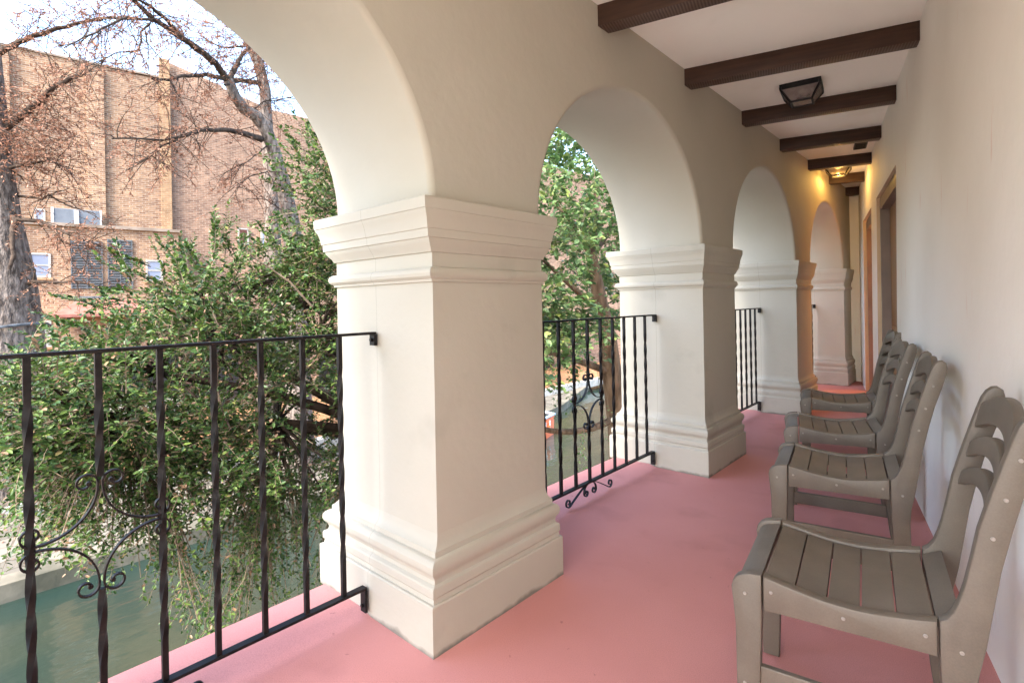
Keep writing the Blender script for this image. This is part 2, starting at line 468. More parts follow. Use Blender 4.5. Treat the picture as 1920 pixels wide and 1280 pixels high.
# ------------------------------------------------------------------ mesh helpers
class MB:
    def __init__(self):
        self.v, self.f = [], []

    def add(self, verts, faces):
        o = len(self.v)
        self.v += [tuple(p) for p in verts]
        self.f += [tuple(i + o for i in q) for q in faces]
        return self

    def box(self, c, s, rot=None):
        h = [x / 2 for x in s]
        vs = [Vector((a * h[0], b_ * h[1], c_ * h[2])) for a in (-1, 1) for b_ in (-1, 1) for c_ in (-1, 1)]
        if rot is not None:
            vs = [rot @ p for p in vs]
        c = Vector(c)
        return self.add([p + c for p in vs], [(0, 1, 3, 2), (4, 6, 7, 5), (0, 4, 5, 1), (2, 3, 7, 6), (0, 2, 6, 4), (1, 5, 7, 3)])

    def box2(self, a, b_):
        return self.box([(x + y) / 2 for x, y in zip(a, b_)], [abs(y - x) for x, y in zip(a, b_)])

    def tube(self, pts, radii, sides=8, cap=True):
        pts = [Vector(p) for p in pts]
        if not hasattr(radii, '__len__'):
            radii = [radii] * len(pts)
        rings = []
        ref = None
        for i, p in enumerate(pts):
            d = (pts[min(i + 1, len(pts) - 1)] - pts[max(i - 1, 0)])
            if d.length < 1e-9:
                d = Vector((0, 0, 1))
            d.normalize()
            if ref is None:
                ref = d.orthogonal().normalized()
            ref = (ref - d * ref.dot(d))
            if ref.length < 1e-6:
                ref = d.orthogonal()
            ref.normalize()
            s = d.cross(ref)
            rings.append([p + (ref * math.cos(2 * math.pi * k / sides) + s * math.sin(2 * math.pi * k / sides)) * radii[i] for k in range(sides)])
        vs = [q for r_ in rings for q in r_]
        fs = []
        for i in range(len(pts) - 1):
            for k in range(sides):
                a, b_ = i * sides + k, i * sides + (k + 1) % sides
                fs.append((a, b_, b_ + sides, a + sides))
        if cap:
            fs.append(tuple(range(sides - 1, -1, -1)))
            fs.append(tuple(range(len(vs) - sides, len(vs))))
        return self.add(vs, fs)

    def ribbon(self, pts, normal_axis, width, thick):
        """flat bar following pts (in a plane whose normal is normal_axis); width along that normal"""
        nrm = Vector(normal_axis)
        pts = [Vector(p) for p in pts]
        vs = []
        for i, p in enumerate(pts):
            d = (pts[min(i + 1, len(pts) - 1)] - pts[max(i - 1, 0)]).normalized()
            s = d.cross(nrm).normalized()
            for a, b_ in ((-1, -1), (1, -1), (1, 1), (-1, 1)):
                vs.append(p + nrm * (a * width / 2) + s * (b_ * thick / 2))
        fs = []
        for i in range(len(pts) - 1):
            for k in range(4):
                a, b_ = i * 4 + k, i * 4 + (k + 1) % 4
                fs.append((a, b_, b_ + 4, a + 4))
        fs += [(3, 2, 1, 0), tuple(range(len(vs) - 4, len(vs)))]
        return self.add(vs, fs)

    def prism(self, outline, y0, y1, bev=0.0, segs=2):
        """outline in (x,z), extruded from y0 to y1, rim edges rounded"""
        bm = bmesh.new()
        a = [bm.verts.new((x, y0, z)) for x, z in outline]
        b_ = [bm.verts.new((x, y1, z)) for x, z in outline]
        k = len(outline)
        bm.faces.new(a)
        bm.faces.new(b_[::-1])
        for i in range(k):
            j = (i + 1) % k
            bm.faces.new((a[j], a[i], b_[i], b_[j]))
        bmesh.ops.recalc_face_normals(bm, faces=bm.faces)
        if bev:
            es = [e for e in bm.edges if abs(e.verts[0].co.y - e.verts[1].co.y) < 1e-6]
            bmesh.ops.bevel(bm, geom=es, offset=bev, segments=segs, profile=0.5, affect='EDGES', clamp_overlap=True)
        bm.verts.index_update()
        self.add([v.co.copy() for v in bm.verts], [[v.index for v in f.verts] for f in bm.faces])
        bm.free()
        return self

    def xform(self, mtx):
        self.v = [tuple(mtx @ Vector(p)) for p in self.v]
        return self

    def build(self, name, material, parent=None, angle=35, recalc=True, local=False, bevel=0):
        me = bpy.data.meshes.new(name)
        vs = self.v
        if parent is not None and not local:
            inv = world_of(parent).inverted()
            vs = [tuple(inv @ Vector(p)) for p in vs]
        me.from_pydata([tuple(p) for p in vs], [], self.f)
        if recalc:
            bm = bmesh.new()
            bm.from_mesh(me)
            bmesh.ops.recalc_face_normals(bm, faces=bm.faces)
            if bevel:
                es = [e for e in bm.edges if len(e.link_faces) == 2 and e.calc_face_angle(0) > 0.6]
                bmesh.ops.bevel(bm, geom=es, offset=bevel, segments=2, profile=0.5, affect='EDGES', clamp_overlap=True)
            bm.to_mesh(me)
            bm.free()
        me.materials.append(material)
        if angle:
            me.shade_smooth()
            me.set_sharp_from_angle(angle=R(angle))
        o = bpy.data.objects.new(name, me)
        COL.objects.link(o)
        if parent is not None:
            o.parent = parent
        return o


def world_of(o):
    m_ = o.matrix_basis.copy()
    while o.parent:
        o = o.parent
        m_ = o.matrix_basis @ m_
    return m_


def tag(o, label=None, cat=None, group=None, kind=None):
    if label:
        o['label'] = label
    if cat:
        o['category'] = cat
    if group:
        o['group'] = group
    if kind:
        o['kind'] = kind
    return o


def thing(name, loc, label, cat, group=None, rz=0):
    o = bpy.data.objects.new(name, None)
    o.empty_display_size = 0.1
    COL.objects.link(o)
    o.location = loc
    o.rotation_euler = (0, 0, rz)
    return tag(o, label, cat, group)


def dup(root, loc, rz, label, group=None):
    r_ = root.copy()
    COL.objects.link(r_)
    r_.location = loc
    r_.rotation_euler = (0, 0, rz)
    r_['label'] = label
    if group:
        r_['group'] = group
    for ch in list(root.children):
        c = ch.copy()
        COL.objects.link(c)
        c.parent = r_
        for g in ch.children:
            d = g.copy()
            COL.objects.link(d)
            d.parent = c
    return r_


def raydir(px, py):
    return CF + CR * ((px - 960) / FPX) - CU * ((py - CY) / FPX)


def at(px, py, X):
    """point of the plane x = X seen at this place of the photograph (used to measure the site)"""
    d = raydir(px, py)
    t = X / d.x
    return Vector((0, 0, CAMH)) + d * t


# ------------------------------------------------------------------ setting: ground, river, walks
BANK_X, WATER_Z, WALK_Z = -13.1, -4.0, -3.72
tag(MB().add([(-600, -600, -5.2), (600, -600, -5.2), (600, 600, -5.2), (-600, 600, -5.2)], [(0, 1, 2, 3)]).build('ground', M['earth'], angle=0), kind='structure')
tag(MB().add([(-40, -60, WATER_Z), (-2, -60, WATER_Z), (-2, 120, WATER_Z), (-40, 120, WATER_Z)], [(0, 1, 2, 3)]).build('river_water', M['water'], angle=0), kind='structure')
# far river walk: quay edge follows the bend of the river
edge = [(-13.1, -60), (-13.1, 8), (-13.6, 14), (-15.0, 20), (-17.5, 26), (-21, 33), (-28, 42), (-40, 52)]
b1 = MB()
vs, fs = [], []
for i, (x, y) in enumerate(edge):
    vs += [(x, y, -5.0), (x, y, WALK_Z - 0.02), (x - 0.02, y, WALK_Z), (x - 60, y, WALK_Z)]
for i in range(len(edge) - 1):
    a = i * 4
    for k in range(3):
        fs.append((a + k, a + k + 1, a + k + 5, a + k + 4))
tag(b1.add(vs, fs).build('river_walk', M['flagstone'], angle=20), kind='structure')
b1 = MB()
for i in range(len(edge) - 1):
    (x0, y0), (x1, y1) = edge[i], edge[i + 1]
    b1.add([(x0 + 0.06, y0, -4.6), (x1 + 0.06, y1, -4.6), (x1 + 0.06, y1, WALK_Z + 0.05), (x0 + 0.06, y0, WALK_Z + 0.05),
            (x0 - 0.42, y0, WALK_Z + 0.05), (x1 - 0.42, y1, WALK_Z + 0.05), (x1 - 0.42, y1, WALK_Z - 0.1), (x0 - 0.42, y0, WALK_Z - 0.1)],
           [(0, 1, 2, 3), (3, 2, 5, 4), (4, 5, 6, 7)])
tag(b1.build('quay_edge', M['stone'], angle=20), kind='structure')
tag(MB().box2((-28, -40, WALK_Z - 0.3), (-17.4, 60, WALK_Z + 0.12)).build('planting_bed', M['mulch'], angle=0), kind='structure')
tag(MB().box2((-8.6, 2.6, -5.1), (-2.3, 60, -3.72)).build('near_bank', M['pale_stone'], angle=0), kind='structure')
kb = MB()
for i in range(24):
    y = -14 + i * 2.0
    kb.box((-17.28 + random.uniform(-0.01, 0.01), y + 1, WALK_Z + 0.12), (0.34, 1.985, 0.42 + random.uniform(-0.015, 0.015)))
tag(kb.build('garden_kerb', M['pale_stone'], angle=0, bevel=0.02), 'low white stone kerb edging the mulch bed across the river', 'kerb')

# ------------------------------------------------------------------ balcony: floor, ceiling, arcade, house wall
XP0, XP1 = -2.12, -1.373           # plinth faces
XS0, XS1 = -2.045, -1.415          # shaft and wall faces
Y1, S, LP = 1.101, 2.302, 0.715
INS = 0.06                          # shaft inset along y
fl = MB()
xs = [-2.10, -2.08, -1.80, -1.74, 2.6]
zs = [-0.012, 0.008, 0.014, 0.0, 0.0]
vs, fs = [], []
ys = [-0.3, 9.2]
for y in ys:
    vs += [(x, y, z) for x, z in zip(xs, zs)] + [(2.6, y, -0.3), (-2.10, y, -0.3)]
k = 7
for i in range(k):
    j = (i + 1) % k
    fs.append((i, j, j + k, i + k))
fs += [tuple(range(k)), tuple(range(2 * k - 1, k - 1, -1))]
tag(fl.add(vs, fs).build('balcony_floor', M['coral'], angle=30), kind='structure')
tag(MB().box2((-2.10, -7, -0.3), (6, -0.302, -0.004)).build('bounce_slab', M['bounce_concrete'], angle=0), kind='structure')  # unseen pale slab added behind the camera to bounce neutral light inside
CEIL = 2.63
tag(MB().box2((-2.07, -2.8, CEIL), (2.6, 9.2, CEIL + 0.25)).build('ceiling', M['ceiling'], angle=0), kind='structure')

arcade = thing('arcade', (-1.75, 1.1, 0), 'cream plaster arcade of round arches on square moulded pillars along the balcony', 'arcade')
# wall over the arches
CAPZ, AC_B = 1.531, 0.757
NP0, NP1 = -2, 3
BEV = 0.022


def arch_pts(y0, y1, off, n=40):
    c, a = (y0 + y1) / 2, (y1 - y0) / 2 + off
    b_ = AC_B + off
    return [(c - a * math.cos(math.pi * i / n), CAPZ + b_ * math.sin(math.pi * i / n)) for i in range(n + 1)]


aw = MB()
TOPZ = CEIL + 0.3
for k in range(NP0, NP1):
    ya = Y1 + k * S + LP - INS
    yb = Y1 + (k + 1) * S + INS
    n = 40
    rings = []
    for s in range(5):                       # rounded arris, corridor side
        t = s / 4 * math.pi / 2
        rings.append((XS1 - BEV * (1 - math.cos(t)) if False else XS1 - BEV * math.sin(t), BEV * (1 - math.sin(t)) if False else BEV * (1 - math.sin(t))))
    rings = [(XS1 - BEV * (1 - math.cos(s / 4 * math.pi / 2)), BEV * (1 - math.sin(s / 4 * math.pi / 2))) for s in range(5)]
    rings += [(XS0 + BEV, 0.0), (XS0 + BEV * 0.3, BEV * 0.3), (XS0, BEV)]
    P = [arch_pts(ya, yb, o, n) for _, o in rings]
    vs = [(rings[j][0], y, z) for j in range(len(rings)) for (y, z) in P[j]]
    fs = []
    m1 = n + 1
    for j in range(len(rings) - 1):
        for i in range(n):
            fs.append((j * m1 + i, j * m1 + i + 1, (j + 1) * m1 + i + 1, (j + 1) * m1 + i))
    aw.add(vs, fs)
    for X, j in ((XS1, 0), (XS0, len(rings) - 1)):
        pts = P[j]
        vs = [(X, y, z) for y, z in pts] + [(X, y, TOPZ) for y, z in pts]
        aw.add(vs, [(i, i + 1, m1 + i + 1, m1 + i) for i in range(n)])
    # pier strip over the pillar that starts this bay
for k in range(NP0, NP1 + 1):
    y0, y1 = Y1 + k * S + INS, Y1 + k * S + LP - INS
    for X in (XS1, XS0):
        e0 = BEV if k > NP0 else 0
        e1 = BEV if k < NP1 else 0
        aw.add([(X, y0 + e0, CAPZ), (X, y1 - e1, CAPZ), (X, y1 - e1, TOPZ), (X, y0 + e0, TOPZ)], [(0, 1, 2, 3)])
ye = Y1 + NP1 * S + LP - INS
aw.add([(XS0, ye, CAPZ), (XS1, ye, CAPZ), (XS1, ye, TOPZ), (XS0, ye, TOPZ)], [(0, 1, 2, 3)])
aw.build('arch_wall', M['plaster'], arcade, angle=40, recalc=False)

# pillar profile: (z, projection 0..1 of full plinth projection)
PROF_BASE = [(0.0, 1.0), (0.163, 1.0), (0.168, 0.93), (0.169, 0.80), (0.185, 0.76), (0.192, 0.85), (0.215, 0.85), (0.221, 0.80),
             (0.228, 0.60), (0.240, 0.56), (0.252, 0.62), (0.262, 0.78), (0.276, 0.86), (0.290, 0.84), (0.302, 0.72), (0.309, 0.55), (0.311, 0.42),
             (0.330, 0.40), (0.334, 0.30), (0.345, 0.14), (0.362, 0.04), (0.38, 0.0)]
PROF_SHAFT = [(0.38, 0.0), (1.246, 0.0)]
PROF_CAP = [(1.246, 0.0), (1.247, 0.14), (1.256, 0.16), (1.259, 0.26), (1.266, 0.36), (1.277, 0.40), (1.288, 0.34), (1.296, 0.2), (1.298, 0.0),
            (1.348, 0.0), (1.350, 0.12), (1.362, 0.20), (1.377, 0.38), (1.390, 0.50), (1.396, 0.52), (1.397, 0.60), (1.425, 0.62), (1.427, 0.68),
            (1.436, 0.70), (1.456, 0.76), (1.472, 0.84), (1.485, 0.94), (1.490, 0.95), (1.491, 1.0), (1.527, 1.02), (1.531, 0.96)]


def loft(mb, prof, y0, capb=False, capt=False):
    vs, fs = [], []
    for z, p in prof:
        ox = (XP1 - XS1) * p
        oo = (XS0 - XP0) * p
        oy = INS * p
        x0, x1 = XS0 - oo, XS1 + ox
        a, b_ = y0 + INS - oy, y0 + LP - INS + oy
        vs += [(x0, a, z), (x1, a, z), (x1, b_, z), (x0, b_, z)]
    for i in range(len(prof) - 1):
        for k in range(4):
            j = (k + 1) % 4
            fs.append((i * 4 + k, i * 4 + j, i * 4 + 4 + j, i * 4 + 4 + k))
    if capb:
        fs.append((3, 2, 1, 0))
    if capt:
        q = len(vs) - 4
        fs.append((q, q + 1, q + 2, q + 3))
    return mb.add(vs, fs)


for k in range(NP0, NP1 + 1):
    y0 = Y1 + k * S
    sh = loft(MB(), PROF_SHAFT, y0).build('pillar', M['pillar'], arcade, recalc=False)
    loft(MB(), PROF_BASE, y0, True).build('base_moulding', M['pillar'], sh, angle=25, recalc=False)
    loft(MB(), PROF_CAP, y0, False, True).build('capital', M['pillar'], sh, angle=25, recalc=False)

# house wall with two door recesses (right)
WD = Vector((-0.2018, 0.9794, 0)).normalized()
WN = Vector((0.9794, 0.2018, 0))


def wx(y, z):
    t = z / 2.6
    return (0.455 - 0.2065 * y) * (1 - t) + (0.500 - 0.2115 * y) * t


house = thing('house_wall', (0.455, 0, 0), 'cream plaster house wall with deep door recesses behind the row of chairs', 'wall')
hw = MB()
D1, D2, DZ = (4.59, 6.03), (6.60, 7.76), 2.09
YS = [-1.7, 0, 2.3, D1[0], D1[1], D2[0], D2[1], 8.9]
ZS = [-0.02, 1.0, DZ, CEIL + 0.02]
for i in range(len(YS) - 1):
    for j in range(len(ZS) - 1):
        if j < 2 and (YS[i], YS[i + 1]) in (D1, D2):
            continue
        q = [(YS[i], ZS[j]), (YS[i + 1], ZS[j]), (YS[i + 1], ZS[j + 1]), (YS[i], ZS[j + 1])]
        hw.add([(wx(y, z), y, z) for y, z in q], [(0, 1, 2, 3)])
hw.build('plaster_face', M['wall_plaster'], house, angle=0)
for (ya, yb) in (D1, D2):
    rv = MB()
    dep = 0.036
    for y in (ya, yb):
        for z0, z1 in ((-0.02, 1.0), (1.0, DZ)):
            rv.add([(wx(y, z0), y, z0), (wx(y, z1), y, z1), Vector((wx(y, z1), y, z1)) + WN * dep, Vector((wx(y, z0), y, z0)) + WN * dep], [(0, 1, 2, 3)])
    rv.add([(wx(ya, DZ), ya, DZ), (wx(yb, DZ), yb, DZ), Vector((wx(yb, DZ), yb, DZ)) + WN * dep, Vector((wx(ya, DZ), ya, DZ)) + WN * dep], [(0, 1, 2, 3)])
    rv.build('door_reveal', M['jamb_paint'], house, angle=0)
    # frame and leaf set in the recess
    pa = Vector((wx(ya, 0), ya, 0))
    pb = Vector((wx(yb, 0), yb, 0))
    L = (pb - pa).length
    rot = Matrix(((WD.x, WN.x, 0), (WD.y, WN.y, 0), (0, 0, 1)))
    ax = (pb - pa).normalized()
    rot = Matrix(((ax.x, WN.x, 0), (ax.y, WN.y, 0), (0, 0, 1)))

    def W(s, t, z):
        return pa + ax * s + WN * t + Vector((0, 0, z))
    fr = MB()
    for s in (0.0 - 0.02, L - 0.06):
        fr.box(W(s + 0.04, 0.076, 1.03), (0.08, 0.078, 2.08), rot)
    fr.box(W(L / 2, 0.076, 2.03), (L - 0.12, 0.078, 0.11), rot)
    df = fr.build('door_frame', M['frame_paint'], house, angle=0)
    dl = MB()
    dl.box(W(L / 2, 0.13, 1.0), (L - 0.14, 0.045, 1.96), rot)
    for s in (0.27, 0.73):
        for z0, z1 in ((0.15, 0.9), (1.05, 1.85)):
            dl.box(W(L * s, 0.106, (z0 + z1) / 2), (L * 0.3, 0.012, z1 - z0), rot)
    if ya == D2[0]:
        # the far door stands open on a lit room: leaf swung back inside
        dl = MB()
        inw = Matrix(((WN.x, -ax.x, 0), (WN.y, -ax.y, 0), (0, 0, 1)))
        dl.box(W(L - 0.10, 0.62, 1.0), (0.98, 0.045, 1.96), inw)
        for t_ in (0.36, 0.86):
            for z0, z1 in ((0.15, 0.9), (1.05, 1.85)):
                dl.box(W(L - 0.125, t_, (z0 + z1) / 2), (0.34, 0.012, z1 - z0), inw)
        rb = MB()
        q = [W(s_, t_, z_) for s_, t_, z_ in ((-0.5, 0.03, -0.02), (2.6, 0.03, -0.02), (2.6, 2.6, -0.02), (-0.5, 2.6, -0.02),
                                             (-0.5, 0.03, 2.6), (2.6, 0.03, 2.6), (2.6, 2.6, 2.6), (-0.5, 2.6, 2.6))]
        rb.add(q, [(0, 1, 2, 3), (4, 7, 6, 5), (1, 5, 6, 2), (2, 6, 7, 3), (3, 7, 4, 0)])
        rb.build('room_interior', M['jamb_paint'], house, angle=0)
        rl_ = bpy.data.lights.new('room_lamp', 'POINT')
        rl_.energy = 34
        rl_.color = (1.0, 0.70, 0.17)
        rl_.shadow_soft_size = 0.06
        ro_ = bpy.data.objects.new('room_lamp', rl_)
        COL.objects.link(ro_)
        ro_.location = (-0.2, 8.15, 1.75)
    leaf = dl.build('door', M['door_wood'], house, angle=0)
    if ya == D2[0]:
        continue
    hd = MB()
    hd.tube([W(L * 0.1, 0.10, 1.0), W(L * 0.1, 0.06, 1.0), W(L * 0.1 + 0.1, 0.055, 1.0)], 0.01, 8)
    hd.build('handle', M['brass'], leaf)
tag(MB().add([(-1.46, 8.55, -0.02), (-0.9, 8.55, -0.02), (-0.9, 8.55, CEIL), (-1.46, 8.55, CEIL), (-1.46, 8.7, -0.02), (-0.9, 8.7, -0.02), (-0.9, 8.7, CEIL), (-1.46, 8.7, CEIL)],
             [(0, 1, 2, 3), (4, 5, 6, 7), (0, 4, 7, 3), (1, 5, 6, 2), (3, 2, 6, 7)]).build('end_wall', M['wall_plaster'], angle=0),
    'narrow plaster end wall closing the far end of the balcony', 'wall')

# ------------------------------------------------------------------ ceiling beams
BEAMS = [((-1.42, 2.235), (-0.10, 2.56)), ((-1.42, 3.236), (-0.249, 3.56)), ((-1.42, 4.28), (-0.452, 4.526)), ((-1.42, 5.29), (-0.666, 5.507)),
         ((-1.42, 6.312), (-0.856, 6.46)), ((-1.42, 7.30), (-1.046, 7.40)), ((-1.42, 8.30), (-1.22, 8.35))]
BLAB = ['nearest ceiling beam, cut off by the top edge of the photo', 'long dark beam in front of the nearer ceiling lantern',
        'dark beam just behind the nearer ceiling lantern', 'dark beam in front of the small black ceiling vent',
        'dark beam between the black vent and the far lantern', 'short dark beam just behind the far ceiling lantern',
        'shortest dark beam against the far end wall']
for (a, b_), lab in zip(BEAMS, BLAB):
    a, b_ = Vector((*a, 0)), Vector((*b_, 0))
    d = (b_ - a)
    L = d.length
    ang = math.atan2(d.y, d.x)
    bt = thing('ceiling_beam', (a.x, a.y, 2.525), lab, 'beam', 'dark timber beams across the balcony ceiling', ang)
    mb = MB().box((L / 2, 0.05, 0.0535), (L, 0.10, 0.107))
    o = mb.build('timber', M['timber'], bt, angle=30, local=True, bevel=0.004)

# ------------------------------------------------------------------ lanterns, vent
def make_lantern(loc, rz, lab):
    t = thing('ceiling_lantern', loc, lab, 'lantern', 'black iron lanterns on the balcony ceiling', rz)
    a, b_, h = 0.118, 0.064, 0.078
    pl = MB().box((0, 0, -0.008), (0.25, 0.25, 0.016))
    for sx in (-1, 1):
        pl.box((sx * 0.118, 0, -0.026), (0.016, 0.252, 0.022))
        pl.box((0, sx * 0.118, -0.026), (0.22, 0.016, 0.022))
    pl.build('ceiling_plate', M['iron'], t, angle=0, local=True, bevel=0.003)
    fr = MB()
    top = [Vector((x * a, y * a, -0.034)) for x, y in ((-1, -1), (1, -1), (1, 1), (-1, 1))]
    bot = [Vector((x * b_, y * b_, -0.034 - h)) for x, y in ((-1, -1), (1, -1), (1, 1), (-1, 1))]
    for i in range(4):
        fr.tube([top[i], bot[i]], 0.0085, 6)
        fr.tube([bot[i], bot[(i + 1) % 4]], 0.0085, 6)
    fr.build('frame', M['iron'], t, angle=30, local=True)
    for i in range(4):
        j = (i + 1) % 4
        q = [top[i], top[j], bot[j], bot[i]]
        nn = (q[1] - q[0]).cross(q[3] - q[0]).normalized() * 0.002
        MB().add([p + nn for p in q] + [p - nn for p in q], [(0, 1, 2, 3), (7, 6, 5, 4), (0, 4, 5, 1), (1, 5, 6, 2), (2, 6, 7, 3), (3, 7, 4, 0)]).build('pane', M['lantern_glass'], t, angle=0, local=True)
    MB().box((0, 0, -0.034 - h), (2 * b_, 2 * b_, 0.004)).build('bottom_pane', M['lantern_glass'], t, angle=0, local=True)
    bl = MB()
    bl.tube([(0, 0, -0.016), (0, 0, -0.045)], 0.014, 10)
    bl.tube([(0, 0, -0.045), (0, 0, -0.06), (0, 0, -0.078), (0, 0, -0.09)], [0.012, 0.022, 0.022, 0.008], 10)
    bl.build('bulb', M['boat_white'], t, angle=50, local=True)
    return t


make_lantern((-0.945, 4.085, CEIL), R(8), 'nearer black ceiling lantern with brownish glass, between the second and third beams')
ln2 = make_lantern((-1.235, 6.86, CEIL), R(8), 'far black ceiling lantern, lit warm, near the end of the balcony')
ld = bpy.data.lights.new('lantern_lamp', 'POINT')
ld.energy = 4.5
ld.color = (1.0, 0.56, 0.13)
ld.shadow_soft_size = 0.05
lo = bpy.data.objects.new('lantern_lamp', ld)
COL.objects.link(lo)
lo.parent = ln2
lo.location = (0, 0, -0.09)

vt = MB().box((0, 0, -0.012), (0.105, 0.24, 0.024))
for i in range(6):
    vt.box((0, -0.09 + i * 0.036, -0.027), (0.09, 0.012, 0.006))
o = vt.build('ceiling_vent', M['vent'], angle=0, bevel=0.002)
o.location = (-0.897, 6.03, CEIL)
o.rotation_euler = (0, 0, R(12))
tag(o, 'small black rectangular vent on the ceiling between two beams', 'vent')

# ------------------------------------------------------------------ iron railings
def spiral(p, heading, turn, r0, r1, turns, n=26):
    """points of a tightening curl starting at p; turn=+1 left, -1 right (2-D)"""
    out = []
    x, y = p
    tot = turns * 2 * math.pi
    for i in range(n):
        t = i / n
        r_ = r0 + (r1 - r0) * t
        da = tot / n
        x += math.cos(heading) * r_ * da
        y += math.sin(heading) * r_ * da
        heading += turn * da
        out.append((x, y))
    return out


RX = -1.76
RAILZ, BOTZ = 1.067, 0.113


def make_railing(lab):
    """local frame: y along the rail, 0 at the middle bar"""
    t = thing('iron_railing', (RX, 0.301, 0), lab, 'railing', 'black iron railings between the pillars')
    half = 0.852
    MB().box2((-0.014, -half, RAILZ - 0.010), (0.014, half, RAILZ)).build('top_rail', M['iron'], t, angle=0, local=True, bevel=0.002)
    hb = half - 0.062
    MB().box2((-0.015, -hb, BOTZ - 0.010), (0.015, hb, BOTZ)).build('bottom_rail', M['iron'], t, angle=0, local=True, bevel=0.002)
    for sgn in (-1, 1):
        mb = MB().box2((-0.016, sgn * half, RAILZ - 0.052), (0.016, sgn * (half - 0.012), RAILZ - 0.0105))
        mb.tube([(0, sgn * (half - 0.012), RAILZ - 0.03), (0, sgn * (half - 0.02), RAILZ - 0.03)], 0.007, 8)
        mb.build('bracket', M['iron'], t, angle=30, local=True)
        mb = MB().box2((-0.016, sgn * hb, 0.02), (0.016, sgn * (hb - 0.01), BOTZ - 0.0105))
        mb.tube([(0, sgn * (hb - 0.01), 0.045), (0, sgn * (hb - 0.018), 0.045)], 0.007, 8)
        mb.build('bracket', M['iron'], t, angle=30, local=True)

    def bar(y, z0, z1, ph):
        mb = MB()
        hw_ = 0.0076
        n = max(8, int((z1 - z0) / 0.014))
        vs, fs = [], []
        for i in range(n + 1):
            z = z0 + (z1 - z0) * i / n
            s = min(1.0, max(0.0, (z - BOTZ - 0.12) / (RAILZ - BOTZ - 0.24)))
            a = s * math.pi * 2 * 1.75 + math.pi / 4
            for k in range(4):
                q = a + k * math.pi / 2
                vs.append((hw_ * 1.414 * math.cos(q), y + hw_ * 1.414 * math.sin(q), z))
        for i in range(n):
            for k in range(4):
                a_, b_ = i * 4 + k, i * 4 + (k + 1) % 4
                fs.append((a_, b_, b_ + 4, a_ + 4))
        fs += [(3, 2, 1, 0), tuple(range(len(vs) - 4, len(vs)))]
        mb.add(vs, fs).build('baluster', M['iron'], t, angle=40, local=True)
    for k in range(-5, 6):
        y = k * 0.1405
        if k == 0:
            bar(y, BOTZ, 0.432, 0)
            bar(y, 0.73, RAILZ - 0.0105, 0)
        else:
            bar(y, BOTZ, RAILZ - 0.0105, k)
    # star of four C-scrolls round the middle of the open bar
    sc = MB()
    a, b_ = 0.130, 0.158
    zc = 0.581
    for sy in (-1, 1):
        for sz in (-1, 1):
            arc = []
            for i in range(25):
                th = math.pi / 2 * i / 24
                # quarter ellipse about the outer corner, from the bar to the side
                arc.append((-(a) + (a - 0.005) * math.cos(th), b_ * 0.82 - (b_ * 0.82 - 0.006) * math.sin(th)))
            top = spiral(arc[0], math.pi / 2, 1, 0.027, 0.007, 1.05)
            lft = spiral(arc[-1], math.pi, -1, 0.027, 0.007, 1.05)
            path = top[::-1] + arc + lft
            sc.ribbon([(0, sy * -p, zc + sz * q) for p, q in path], (1, 0, 0), 0.012, 0.0045)
            for e in (top[-1], lft[-1]):
                sc.tube([(-0.006, sy * -e[0], zc + sz * e[1]), (0.006, sy * -e[0], zc + sz * e[1])], 0.006, 8)
    sc.build('scroll_star', M['iron'], t, angle=30, local=True)
    # small scrolls under the bottom rail
    fo = MB()
    for sy in (-1, 1):
        st = [(0.035 + 0.165 * i / 10, -0.0 - 0.078 * (i / 10) ** 1.15) for i in range(11)]
        cur = spiral(st[-1], -0.45, 1, 0.026, 0.008, 1.15)
        fo.ribbon([(0, sy * p, BOTZ - 0.012 + q) for p, q in st + cur], (1, 0, 0), 0.012, 0.0045)
        st = [(0.012 + 0.05 * math.sin(i / 8 * math.pi / 2), -0.045 * (1 - math.cos(i / 8 * math.pi / 2))) for i in range(9)]
        cur = spiral(st[-1], -math.pi / 2, -1, 0.022, 0.007, 1.15)
        fo.ribbon([(0, sy * p, BOTZ - 0.012 + q) for p, q in st + cur], (1, 0, 0), 0.012, 0.0045)
    fo.build('foot_scroll', M['iron'], t, angle=30, local=True)
    return t


rl = make_railing('nearest black railing with a scroll star, left of the nearest pillar')
RLAB = ['black railing with a scroll star between the nearest and second pillars', 'black railing between the second and third pillars',
        'farthest black railing, a narrow strip beside the last pillar']
for k, lab in enumerate(RLAB):
    dup(rl, (RX, 0.301 + (k + 1) * S, 0), 0, lab)

# ------------------------------------------------------------------ chairs
def cz(u):          # top line of the side rail
    P = [(0.085, 0.446), (0.13, 0.437), (0.179, 0.428), (0.23, 0.421), (0.284, 0.419), (0.33, 0.422), (0.367, 0.427), (0.405, 0.433), (0.445, 0.442)]
    for (a, za), (b_, zb) in zip(P, P[1:]):
        if u <= b_:
            return za + (zb - za) * (u - a) / (b_ - a)
    return P[-1][1]


